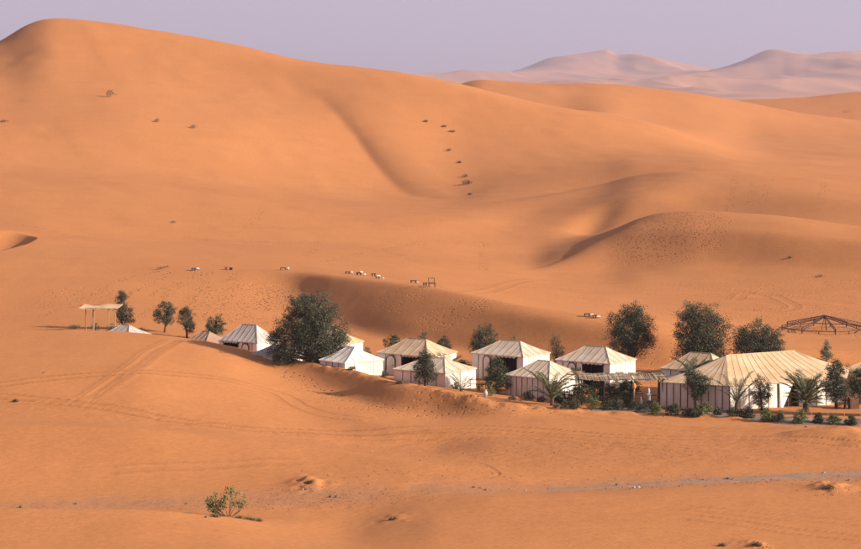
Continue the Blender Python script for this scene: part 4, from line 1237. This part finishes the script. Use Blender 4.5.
for i, (px, py, h, wp, m_, lab) in enumerate([
 (352,370,4,11,'dry','low brown scrub at the foot of the bright white tent'),
 (365,373,4,9,'dry','brown scrub under the lit end of the bright white tent'),
 (384,378,9,9,'sage','grey-green scrub between the bright white tent and the arched door'),
 (399,384,4,8,'dry','thin scrub at the left corner of the low tent with the pinkish front'),
 (455,389,7,9,'green','dark tuft at the foot of the spiky young palm'),
 (480,391,11,9,'fresh','green reeds beside the white pot'),
 (491,396,9,11,'fresh','green bush between the white pot and the ragged tree'),
 (290,359,3,10,'dry','low brown scrub below the left side of the biggest tree'),
 (318,363,4,12,'dry','low brown scrub below the right side of the biggest tree'),
 (512,400,5,8,'dry','dry scrub on the sand edge left of the striped tent'),
 (556,408,5,8,'dry','dry scrub at the base of the curved palm'),
 (95,331,9,8,'olive','round grey bush at the second post of the reed shelter'),
 (112,332.5,9,13,'olive','grey bush in front of the small tent beside the reed shelter'),
 (75,329,5,13,'dry','flat brown scrub in the shadow left of the reed shelter'),
 (141,331.5,4,8,'dry','small dark scrub right of the small grey-fronted tent'),
 ]):
    bush(lab, px, py, h, wp, m_, 260, 150 + i, 196 if px > 320 else (222 if px > 250 else 238), UG, size=.11)
DG_ = 'tufts scattered on the big dunes'
for i, (px, py, h, wp, m_, lab, dm) in enumerate([
 (110,97,8,12,'olive','spiky dark bush high on the great dune, largest of the tufts there',560),
 (157,122,4,6,'dry','small dark tuft on the great dune below the spiky bush',540),
 (193,128,4,9,'dry','low twiggy tuft right of the small dark tuft on the great dune',540),
 (4,122,2.5,9,'dry','faint flat tuft at the left edge of the great dune',540),
 (467,184.5,5,11,'green','greenest round tuft beside the groove of the great dune',500),
 (465,177,3,7,'dry','small brown tuft just above the greenest tuft',500),
 (470,195,2.5,5,'dry','dark tuft just below the greenest tuft',470),
 (459,163,2.5,6,'dry','thin tuft halfway up the column of tufts',520),
 (449,151,3,6,'dry','brown tuft in the upper half of the column of tufts',540),
 (452,132,2.5,7,'dry','flat tuft second from the top of the column of tufts',560),
 (444,127,2.5,6,'dry','pale tuft third from the top of the column of tufts',570),
 (426,122,2.5,5,'dry','topmost and leftmost tuft of the column',570),
 (847,112.5,3,14,'dry','low dark scrub on the far dune at the right edge',780),
 (15,402,3,6,'green','tiny green tuft beside the wheel ruts at the left edge',160),
 (722,546,3,9,'dry','tiny dry tuft at the bottom edge left of the turned-up sand heap',136),
 (173,223,2.5,8,'dry','pale low tuft in the hollow under the great dune',400),
 (790,258,2,6,'dry','tiny dark tuft on the slope of the footprint dune',330),
 (820,277,2.5,11,'dry','flat brown tuft on the plain below the footprint dune',300),
 (825,377,3,12,'dry','dry scrub on the sand below the small conifer-like tree',220),
 ]):
    bush(lab, px, py, h, wp, m_, 240 if h > 4 else 120, 190 + i, dm, DG_, size=.2 if dm > 400 else .11, name='desert_tuft')

# the foreground bush: bare forked branches with clusters of thick leaves
def fore_bush():
    x, d = hit(228, 516.5, 140)
    b = Vector((x, d, gz(x, d)))
    root = empty('desert_bush', b, 0, 'green broad-leaved bush with bare forked branches on the foreground dune crest', 'bush')
    r = np.random.RandomState(77)
    s = d / F
    tips = []
    mb = MB()
    stems = [((-1, 0), (-18, 9), (-21, 17)), ((-2, 0), (-12, 11), (-13, 23)), ((-1, 0), (-8, 10), (-6, 17)), ((0, 0), (-3, 12), (-4, 22)), ((1, 0), (2, 14), (3, 27)), ((1, 0), (4, 16), (5, 30)),
             ((1, 0), (6, 8), (9, 17)), ((2, 0), (10, 5), (14, 12)), ((2, 0), (12, 6), (16, 20)), ((0, 0), (-15, 5), (-17, 10)), ((0, 0), (5, 12), (8, 23)), ((-1, 0), (-10, 5), (-14, 14))]
    for st in stems:
        yy = r.normal() * 5
        p = [Vector((st[0][0] * s, 0, -.1)), Vector((st[1][0] * s, yy * .5 * s, st[1][1] * s)), Vector((st[2][0] * s, yy * s, st[2][1] * s))]
        mb.tube(p, [.03, .02, .008], 5, False)
        for k in range(3):
            t = .45 + .5 * r.rand(); a = p[1].lerp(p[2], t - .2)
            e = a + Vector((r.normal() * 3 * s, r.normal() * 3 * s, abs(r.normal()) * 3 * s))
            mb.tube([a, e], [.012, .005], 4, False); tips.append(e); 
        tips.append(p[2])
    mb.build('branches', M['twig'], root)
    cs = [tuple(t) for t in tips] + [tuple(t + Vector((0, 0, -.12))) for t in tips]
    q = leaf_mesh(cs, (.075, .075, .10), 900, .13, r, .55)
    leaves_object('foliage', q, M['fresh'], root)
    q = leaf_mesh([(-.95, 0, .45), (-1.1, .1, .7), (-.6, 0, .65), (-.75, 0, .3), (-.4, 0, .75)], (.16, .16, .18), 420, .13, r, .55)
    leaves_object('foliage', q, M['green'], root)
fore_bush()
for i, (px, py, wp, lab) in enumerate([(240,518.5,12,'dead twigs lying right behind the foreground bush'), (250,520,14,'tangle of dry twigs on the crest right of the foreground bush'), (258.5,521.5,8,'last little heap of dry twigs right of the foreground bush'), (215,517,9,'dry twigs under the left side of the foreground bush')]):
    bush(lab, px, py, 3.2, wp, 'dry', 170, 260 + i, 140, 'dead twigs around the foreground bush', name='dead_twigs', size=.09, cat='twigs')

# ================================================================ structures and small things
def rod(mb, a, b, w=.06):
    mb.tube([a, b], w / 2, 5)

def reed_shelter():
    D0 = 246.5
    b = G(101, D0)
    root = empty('shade_shelter', b, 0, 'open shade shelter with a flat pale reed roof on thin poles', 'shelter')
    s = F / D0
    zr = H - (306.5 - YH) / F * D0 - b.z
    # four poles and two inner ones
    for px, dy in ((87.7, -1.5), (96.5, -1.9), (106.3, 1.7), (115.3, -.4), (90.5, 1.8)):
        x = (px - 101) / s
        g = gz(b.x + x, b.y + dy) - b.z
        mb = MB(); mb.tube([(x, dy, g - .25), (x + .02, dy, g + 1.2), (x, dy, zr)], .05, 6); mb.build('pole', M['pale_wood'], root)
    for dy in (-1.7, 1.7):
        mb = MB(); rod(mb, (-1.9, dy, zr - .04), (1.8, dy, zr - .04), .09); mb.build('beam', M['wood'], root)
    r = random.Random(4)
    n = 16
    for i in range(n):                               # reed mats laid side by side, sagging
        x0 = -2.0 + 3.95 * i / n; x1 = x0 + 3.95 / n - .02
        sg = -.10 * math.sin(math.pi * min(1, i / 9)) if i < 9 else .0
        rows = []
        for j in range(5):
            y = -2.1 + 4.2 * j / 4
            rows.append([(x0, y + r.uniform(-.06, .06), zr + .03 + sg - .03 * math.sin(j)), (x1, y + r.uniform(-.06, .06), zr + .03 + sg - .03 * math.sin(j))])
        mb = MB(); mb.shell(rows, (0, 0, .05)); mb.build('reed_mat', M['cream'], root)
    mb = MB()
    for q in range(5): mb.box((.55, -.9 + .12 * q * 1.1, .98), (1.6, .10, .04))
    mb.build('bench_top', M['pale_wood'], root)
    for xx in (-.15, 1.25):
        mb = MB(); mb.box((xx, -.65, .45), (.07, .07, 1.0)); mb.build('bench_leg', M['wood'], root)
reed_shelter()

def pergola():
    x0, x1 = (578 - CX) / F * 206, (664 - CX) / F * 205
    y0, y1 = 203.6, 207.4
    cen = Vector(((x0 + x1) / 2, (y0 + y1) / 2, 0)); cen.z = gz(cen.x, cen.y)
    root = empty('pergola', cen, 0, 'long low pergola of dark poles roofed with sagging reed mats and sticks', 'pergola')
    zt = 2.25
    for x in (x0 + .15, x0 + 2.0, x0 + 4.6, x1 - .25):
        for y in (y0, y1):
            g = gz(x, y)
            mb = MB(); mb.tube([(x - cen.x, y - cen.y, g - cen.z - .3), (x - cen.x + .02, y - cen.y, zt * .5), (x - cen.x, y - cen.y, zt)], .055, 6); mb.build('post', M['dark_wood'], root)
    for y in (y0, y1):
        mb = MB(); rod(mb, (x0 - cen.x - .8, y - cen.y, zt), (x1 - cen.x + .2, y - cen.y, zt + .05), .11); mb.build('beam', M['wood'], root)
    r = random.Random(9)
    n = 40; W_ = x1 - x0 + .1
    for i in range(n):
        x = x0 - cen.x + W_ * (i + .5) / n + r.uniform(-.04, .04)
        sg = -.13 * abs(math.sin(math.pi * (i / n) * 2.1)) + r.uniform(0, .05)
        rows = [[(x - W_ / n * .44, y, zt + .10 + sg + k * .02 + r.uniform(-.02, .02)), (x + W_ / n * .44, y, zt + .10 + sg + r.uniform(-.02, .04))] for k, y in enumerate((y0 - cen.y - r.uniform(.25, .6), (y0 + y1) / 2 - cen.y, y1 - cen.y + r.uniform(.2, .5)))]
        mb = MB(); mb.shell(rows, (0, 0, .03)); mb.build('reed_mat', M['reed'], root)
    for i in range(22):
        x = x0 - cen.x + W_ * r.random(); L_ = r.uniform(.6, 1.6); a = r.uniform(-.5, .5)
        y = r.uniform(y0 - cen.y - .2, y1 - cen.y)
        mb = MB(); rod(mb, (x - L_ / 2 * math.cos(a), y - L_ / 2 * math.sin(a), zt + .17 + r.uniform(0, .06)), (x + L_ / 2 * math.cos(a), y + L_ / 2 * math.sin(a), zt + .19 + r.uniform(0, .1)), .05)
        mb.build('stick', M['pale_wood' if i % 2 else 'reed'], root)
    return zt
pergola()

def lantern_post():
    b = G(634, 202.3)
    root = empty('lamp_post', b, 0, 'thick pale post holding up an orange lantern at the front of the pergola', 'lamp post')
    mb = MB(); mb.tube([(0, 0, -.3), (.0, 0, 1.6)], .075, 8); mb.build('post', M['pale_wood'], root)
    mb = MB(); mb.lathe([(.05, 1.60), (.13, 1.64), (.16, 1.76), (.15, 1.92), (.10, 2.02), (.04, 2.08)], (.02, 0, 0), 10); mb.build('lamp_shade', M['terracotta'], root)
    mb = MB(); mb.tube([(.02, 0, 2.1), (.02, 0, 2.3)], .015, 5); mb.build('hook', M['black'], root)
lantern_post()

def urn(px, d, label, h, r_, name='urn', m='plaster', base=None, cat='urn', group=None):
    b = G(px, d)
    if base is not None: b.z = base
    root = empty(name, b, 0, label, cat, group)
    mb = MB(); mb.lathe([(r_ * .45, -.02), (r_ * .6, h * .06), (r_ * .95, h * .35), (r_, h * .52), (r_ * .75, h * .76), (r_ * .42, h * .86), (r_ * .45, h * .90)], n=14); mb.build('body', M[m], root, True)
    mb = MB(); mb.lathe([(r_ * .44, h * .90), (r_ * .62, h * .97), (r_ * .58, h), (r_ * .38, h * .985)], n=14); mb.build('rim', M[m], root, True)
    return root
urn(641, 203.2, 'white urn standing under the pergola right of the lantern post', .78, .17)
urn(485.5, 204.5, 'white pot in the green reeds left of the ragged dark green tree', .62, .19, 'pot', cat='pot')
bp_ = G(649, 203.4)
root = empty('pedestal', bp_, 0, 'tall slim white pedestal under the right half of the pergola', 'pedestal')
mb = MB(); mb.box((0, 0, .05), (.42, .42, .16)); mb.build('base', M['plaster'], root)
mb = MB(); mb.lathe([(.15, .12), (.13, .5), (.13, .9), (.17, .98)], n=12); mb.build('shaft', M['plaster'], root)
mb = MB(); mb.box((0, 0, 1.01), (.36, .36, .07)); mb.build('cap', M['plaster'], root)
urn(648.6, 203.4, 'pale blue-grey jar on top of the white pedestal', .50, .12, 'jar', 'blue', bp_.z + 1.05, 'jar')

def bench(px, d, w_, label, rz=0, m='pale_wood', h=.45):
    b = G(px, d)
    root = empty('bench', b, rz, label, 'bench')
    for k in range(3):
        mb = MB(); mb.box((0, -.16 + .16 * k, h), (w_, .13, .04)); mb.build('slat', M[m], root)
    for sx in (-1, 1):
        mb = MB(); mb.box((sx * (w_ / 2 - .1), 0, h / 2 - .06), (.07, .40, h - .04 + .1)); mb.build('leg', M[m], root)
    mb = MB(); mb.box((0, .22, h + .34), (w_, .03, .10)); mb.build('back_rail', M[m], root)
    for sx in (-1, 1):
        mb = MB(); mb.box((sx * (w_ / 2 - .1), .22, h + .17), (.05, .04, .40)); mb.build('back_post', M[m], root)
bench(655, 204.2, 1.1, 'pale wooden bench beside the striped end of the largest tent')
bench(638, 205.6, 1.0, 'pale wooden bench behind the white urn', .1)
bench(841, 201.8, .9, 'dark low bench between the tall leafy tree and the brown planter', .2, 'dark_wood')

def chair(px, d, rz, label):
    b = G(px, d)
    root = empty('chair', b, rz, label, 'chair', 'dark chairs beside the striped tent')
    mb = MB(); mb.box((0, 0, .45), (.48, .46, .05)); mb.build('seat', M['dark_wood'], root)
    mb = MB(); mb.box((0, .22, .88), (.48, .04, .10)); mb.box((0, .22, .68), (.40, .03, .07)); mb.build('backrest', M['dark_wood'], root)
    for sx in (-1, 1):
        mb = MB(); mb.box((sx * .21, -.2, .19), (.045, .045, .52)); mb.build('leg', M['dark_wood'], root)
        mb = MB(); mb.box((sx * .21, .22, .42), (.045, .045, .98)); mb.build('leg', M['dark_wood'], root)
        mb = MB(); mb.box((sx * .23, 0, .66), (.04, .44, .04)); mb.build('armrest', M['dark_wood'], root)
chair(566, 204.6, -.5, 'dark wooden armchair nearest the curved palm beside the striped tent')
chair(577, 204.9, .6, 'dark wooden armchair on the right, closer to the pergola, facing the table')
b = G(571.5, 204.2)
root = empty('table', b, 0, 'small dark table between the two dark armchairs', 'table')
mb = MB(); mb.lathe([(.28, .66), (.30, .68), (.30, .71), (.28, .72)], n=12); mb.build('table_top', M['dark_wood'], root)
mb = MB(); mb.lathe([(.20, -.05), (.05, .03), (.04, .66)], n=8); mb.build('table_leg', M['dark_wood'], root)

def planter():
    b = G(853.5, 202.0)
    root = empty('planter', b, .1, 'square brown wicker planter box at the right edge of the camp', 'planter')
    for k in range(4):
        a = k * math.pi / 2
        c_ = Vector((math.cos(a), math.sin(a), 0)) * .36
        mb = MB(); mb.box((c_.x, c_.y, .42), (.05, .74 - .11 * (k % 2), .95), a); mb.build('side_panel', M['wicker'], root)
    mb = MB(); mb.box((0, 0, .80), (.66, .62, .04)); mb.build('soil', M['stone'], root)
planter()

# railing by the arched door of the middle tent
b = G(478, 212)
root = empty('railing', b, -.25, 'low dark rail in front of the left wall of the middle beige-roofed tent', 'railing')
for x in (-.7, 0, .7):
    mb = MB(); mb.box((x, 0, .45), (.05, .05, 1.1)); mb.build('post', M['dark_wood'], root)
for z_ in (.55, .92):
    mb = MB(); mb.box((0, -.04, z_), (1.6, .035, .06)); mb.build('rail', M['dark_wood'], root)

# ---------------------------------------------------------------- steel roof frame on the sand
def steel_frame():
    _, d = hit(824, 330.5, 241)
    cx_, cy_ = (824.5 - CX) / F * d, d
    g = gz(cx_, cy_)
    root = empty('roof_frame', (cx_, cy_, g), 0, 'bare dark steel frame of a many-sided pointed roof standing on the sand', 'frame')
    zr = H - (327.5 - YH) / F * d - g; za = H - (315.5 - YH) / F * d - g
    Rr = 4.5; n = 8
    def P(k, rr, z): 
        a = 2 * math.pi * (k + .5) / n - .30
        return Vector((rr * math.cos(a) * 1.0, rr * math.sin(a), z))
    for k in range(n):
        mb = MB()
        lo0, lo1 = P(k, Rr, zr - .02), Vector((0, 0, za - .22)) + P(k, .15, 0)
        up0, up1 = P(k, Rr, zr + .30), Vector((0, 0, za)) + P(k, .12, 0)
        rod(mb, lo0, lo1, .07); rod(mb, up0, up1, .07)
        m_ = 13
        for i in range(m_):
            a = lo0.lerp(lo1, i / m_); b_ = up0.lerp(up1, i / m_); c_ = lo0.lerp(lo1, (i + 1) / m_)
            rod(mb, a, b_, .04); rod(mb, b_, c_, .035)
        mb.build('truss', M['steel'], root)
        mb = MB(); rod(mb, P(k, Rr, zr), P(k + 1, Rr, zr), .09); mb.build('ring_beam', M['steel'], root)
        q = P(k, Rr, 0); gg = gz(cx_ + q.x, cy_ + q.y) - g
        mb = MB(); mb.tube([Vector((q.x, q.y, gg - .3)), Vector((q.x, q.y, zr + .3))], .06, 6); mb.build('post', M['steel'], root)
        q2 = (P(k, Rr, 0) + P(k + 1, Rr, 0)) / 2; gg = gz(cx_ + q2.x, cy_ + q2.y) - g
        mb = MB(); mb.tube([Vector((q2.x, q2.y, gg - .3)), Vector((q2.x, q2.y, zr))], .045, 6); mb.build('post', M['steel'], root)
    mb = MB(); mb.tube([(.25, 0, -.3), (0, 0, za)], .06, 6); mb.build('centre_pole', M['steel'], root)
    mb = MB(); mb.tube([(-.35, .3, -.3), (0, 0, za)], .03, 6); mb.build('centre_pole', M['steel'], root)
    mb = MB(); mb.lathe([(.20, za - .26), (.24, za - .05), (.16, za + .06)], n=8); mb.build('hub', M['steel'], root)
steel_frame()

# ---------------------------------------------------------------- sundown seats along the crest behind the camp
def crest_at(px, py, dm=262):
    x, d = hit(px, py, dm)
    return Vector((x, d, gz(x, d)))
SEATG = 'low seats and cushions along the dune crest behind the camp'
def low_bench(px, py, label, w_=.85, rz=0.2, dm=254, m='dark_wood'):
    b = crest_at(px, py, dm)
    root = empty('low_bench', b, rz, label, 'bench', SEATG)
    mb = MB(); mb.box((0, 0, .26), (w_, .42, .07)); mb.build('seat', M[m], root)
    for sx in (-1, 1):
        mb = MB(); mb.box((sx * (w_ / 2 - .09), 0, .10), (.07, .36, .27)); mb.build('leg', M[m], root)
def cushion(px, py, label, w_=.55, rz=0., dm=254, m='plaster', h=.26):
    w_ *= .85; h *= .85
    b = crest_at(px, py, dm)
    v = []; f = []
    nx, ny = 6, 6
    for sgn in (1, -1):
        for i in range(nx + 1):
            for j in range(ny + 1):
                u = -1 + 2 * i / nx; t = -1 + 2 * j / ny
                z = h / 2 + sgn * (h / 2) * (max(0, (1 - u ** 4) * (1 - t ** 4))) ** .4
                v.append((u * w_ / 2, t * w_ / 2 * .8, z))
    N = (nx + 1) * (ny + 1)
    for i in range(nx):
        for j in range(ny):
            a = i * (ny + 1) + j
            f.append((a, a + ny + 1, a + ny + 2, a + 1)); f.append((a + N, a + 1 + N, a + ny + 2 + N, a + ny + 1 + N))
    mb = MB(); mb.v = v; mb.f = f
    o = mb.build('cushion', M[m], None, True); o.location = b; o.rotation_euler = (0, 0, rz)
    tag(o, label, 'cushion', SEATG)
def sandboard(px, py, label):
    b = crest_at(px, py, 254)
    root = empty('sandboard', b, .5, label, 'sandboard')
    mb = MB()
    rows = [[(-.75 + 1.5 * i / 8, y, .12 + .16 * (i / 8) + (.10 if i in (0, 8) else 0)) for i in range(9)] for y in (-.15, .15)]
    mb.shell(rows, (0, 0, .03)); mb.build('deck', M['black'], root)
    for x in (-.25, .25):
        mb = MB(); mb.box((x, 0, .24 + .1 * x), (.10, .30, .04)); mb.build('binding', M['dark_wood'], root)
sandboard(162.5, 269, 'dark board lying tilted on the crest, leftmost object of the row')
cushion(197.5, 269.5, 'pale blue cushion on the crest above the small trees', .6, .3, m='blue')
low_bench(193.5, 270.5, 'low dark bench left of the pale blue cushion', .55)
low_bench(226, 269.5, 'small dark stool, left one of the close pair on the crest', .32, .1)
low_bench(231, 269.8, 'small dark stool, right one of the close pair on the crest', .32, .6)
low_bench(283, 270, 'low dark bench beside the lone round white cushion', .75, .1)
cushion(288, 269.8, 'lone round white cushion right of its low dark bench', .42, h=.38)
low_bench(347.5, 274, 'low dark bench at the left end of the middle cluster on the crest', .55)
cushion(351.5, 273.6, 'white cushion at the left end of the middle cluster', .42, h=.32)
low_bench(359, 275, 'dark bench in front of the pair of white cushions in the middle cluster', .6, -.3)
cushion(361, 273.5, 'white cushion behind the dark bench in the middle cluster', .55, .4, h=.36)
cushion(364.5, 275.6, 'white cushion right of the dark bench in the middle cluster', .42, .2, h=.3)
low_bench(373.5, 276, 'dark bench right of centre in the middle cluster on the crest', .5, .2)
cushion(378, 277, 'large white cushion right of centre in the middle cluster', .7, .3, h=.28)
low_bench(377.5, 279, 'dark bench just below the large white cushion', .5, 0)
cushion(383, 279, 'small white cushion at the right end of the middle cluster', .32, .3, h=.2)
low_bench(413.5, 283, 'flat dark bench by itself left of the tall framed seat', .7, -.1)
cushion(417.5, 283, 'small white cushion touching the flat dark bench', .35, h=.22)
low_bench(425, 285.5, 'small dark bench just left of the tall framed seat', .45)
b = crest_at(432, 287, 250)
root = empty('framed_seat', b, .25, 'tall dark framed seat at the right end of the row on the crest', 'seat', SEATG)
mb = MB(); mb.box((0, 0, .42), (.72, .55, .08)); mb.build('seat', M['dark_wood'], root)
for sx in (-1, 1):
    for sy in (-1, 1):
        mb = MB(); mb.box((sx * .33, sy * .25, .18 if sy < 0 else .45), (.05, .05, .50 if sy < 0 else 1.05)); mb.build('leg', M['dark_wood'], root)
mb = MB(); mb.box((0, .25, .95), (.72, .05, .06)); mb.build('top_rail', M['dark_wood'], root)
low_bench(587, 316.5, 'dark low bench at the left end of the pair on the near dune', .6, 0, 236)
cushion(591.5, 316.5, 'white cushion right next to the left dark bench on the near dune', .55, dm=236, h=.34)
low_bench(594.5, 318, 'dark low bench between two white cushions on the near dune', .45, 0, 236)
cushion(598, 317.8, 'long white cushion at the right end of the group on the near dune', .6, .1, dm=236, h=.26)

# ---------------------------------------------------------------- stones
def rock(px, py, wpx, label, m='stone', dm=140, seed=1, flat=.6, group='stones on the sand'):
    x, d = hit(px, py, dm)
    r = random.Random(seed); w_ = wpx / F * d / 2
    bm_v = []; bm_f = []
    nl, ns = 5, 8
    for i in range(nl + 1):
        a = math.pi * i / nl
        for k in range(ns):
            b_ = 2 * math.pi * k / ns
            q = 1 + r.uniform(-.22, .22)
            bm_v.append((math.sin(a) * math.cos(b_) * w_ * q, math.sin(a) * math.sin(b_) * w_ * q * .8, math.cos(a) * w_ * flat * q + w_ * flat * .4))
    for i in range(nl):
        for k in range(ns):
            bm_f.append((i * ns + k, (i + 1) * ns + k, (i + 1) * ns + (k + 1) % ns, i * ns + (k + 1) % ns))
    mb = MB(); mb.v = bm_v; mb.f = bm_f
    o = mb.build('stone', M[m]); o.location = (x, d, gz(x, d)); o.rotation_euler = (0, 0, r.random() * 3)
    tag(o, label, 'stone', group)
for i, a in enumerate([
 (206.5,517.5,3.4,'dark round stone left of the foreground bush'), (21,507.5,4,'dark stone by the gravel at the left edge'),
 (305.5,489.5,3,'dark stone at the foot of the left sand heap'), (303,489.8,2.2,'small white stone at the foot of the left sand heap','pale_stone'),
 (331,497,4,'flat dark stone in the middle of the left gravel strip'), (336,497.3,3,'smaller dark stone touching the flat dark stone on the left gravel'),
 (474,487.5,3,'dark stone left of centre where the gravel fades out'), (480,488.2,2.4,'second dark stone where the gravel fades out'), (486,490.2,3.2,'larger dark stone at the faded end of the gravel'), (492,490.4,2,'pale stone right of the larger dark stone','pale_stone'),
 (525.5,491,2.2,'lone pale stone on the faded gravel','pale_stone'), (617,485,3,'dark stone on the far side of the right gravel strip'), (634,488,3.6,'white stone of the pair below the right gravel strip','pale_stone'), (638.5,487.6,3.4,'grey-white stone of the pair below the right gravel strip','pale_stone'),
 (703,480,2.6,'small dark stone on the right gravel strip'), (728,479.2,4.5,'flat dark stone on the right gravel strip'), (733,479.6,3,'low dark stone beside the flat one on the right gravel strip'), (824,473.2,2.6,'pale pebble at the far side of the gravel near the right edge','pale_stone'),
 (849,480.5,3.4,'dark stone right of the right sand heap'), (664.5,416.8,1.6,'tiny white stone in front of the largest tent','pale_stone'), (372,452,1.8,'tiny pale stone left of the middle','pale_stone'), (806,427.5,3,'dark clod below the v-shaped shrub left of the date palm'), (44,373,2.5,'small dark stone high on the left dune'), (187,504,3,'small dark stone on the gravel left of the foreground bush'), (76,504,3.5,'low dark stone on the gravel at the left')]):
    rock(a[0], a[1], a[2] * 1.15, a[3], a[4] if len(a) > 4 else 'stone', seed=i + 5, dm=140 if a[1] > 440 else 185)

# clods and grit strewn over the trodden sand: nobody could count them
def clods():
    r = np.random.RandomState(5)
    v = []; f = []
    spots = [(560,450,14,7,420),(700,446,16,7,420),(640,470,16,5,160),(420,478,8,4,110),(335,499,7,3,180),(305,486,2.0,1.6,110),(832,489,2.2,1.8,130),(300,501,9,2.5,200),(500,405,3,2,140),(540,410,4,2,120),(480,398,2.5,2,90),(440,392,3,1.5,70),(700,483,18,2.2,260),(640,487,10,2,120),(820,478,8,2,120),(757,547,1.0,.8,60),(250,505,9,2.2,120)]
    P8 = [(1, 0, 0), (0, 1, 0), (-1, 0, 0), (0, -1, 0), (0, 0, 1)]
    for px, py, rx, ry, n in spots:
        cx, cy = hit(px, py, 140 if py > 440 else 190)
        for k in range(n):
            x = cx + r.normal() * rx * .6; y = cy + r.normal() * ry * .6
            s = .035 + .07 * r.rand() ** 3
            z = gz(x, y); b0 = len(v)
            a = r.rand() * 3
            for p in P8:
                v.append((x + s * (p[0] * math.cos(a) - p[1] * math.sin(a)), y + s * (p[0] * math.sin(a) + p[1] * math.cos(a)), z + p[2] * s * .8 - .01))
            f += [(b0, b0 + 1, b0 + 4), (b0 + 1, b0 + 2, b0 + 4), (b0 + 2, b0 + 3, b0 + 4), (b0 + 3, b0, b0 + 4)]
    me = bpy.data.meshes.new('clods'); me.from_pydata(v, [], f); me.materials.append(M['clod'])
    o = bpy.data.objects.new('clods', me); C.objects.link(o)
    tag(o, 'small clods and grit strewn over the trodden sand', None, None, 'stuff')
M['clod'] = mat('clod', (0.30, 0.13, 0.06), 0.95, 3, 0.4)
clods()

for i, (px, py, wp, h, lab) in enumerate([(309,483.5,9,2.6,'dark twiggy litter on top of the left sand heap'), (828,488.5,13,4,'dark mat of dead scrub on the right sand heap'), (757,546,9,4,'dark dead scrub on the sand heap at the bottom edge'), (393,519.5,8,1.8,'faint dry litter on the low sand hump below the gravel')]):
    bush(lab, px, py, h, wp, 'dry', 260, 300 + i, 140, 'dead scrub caught on the small sand heaps', name='dead_scrub', size=.10, cat='scrub')
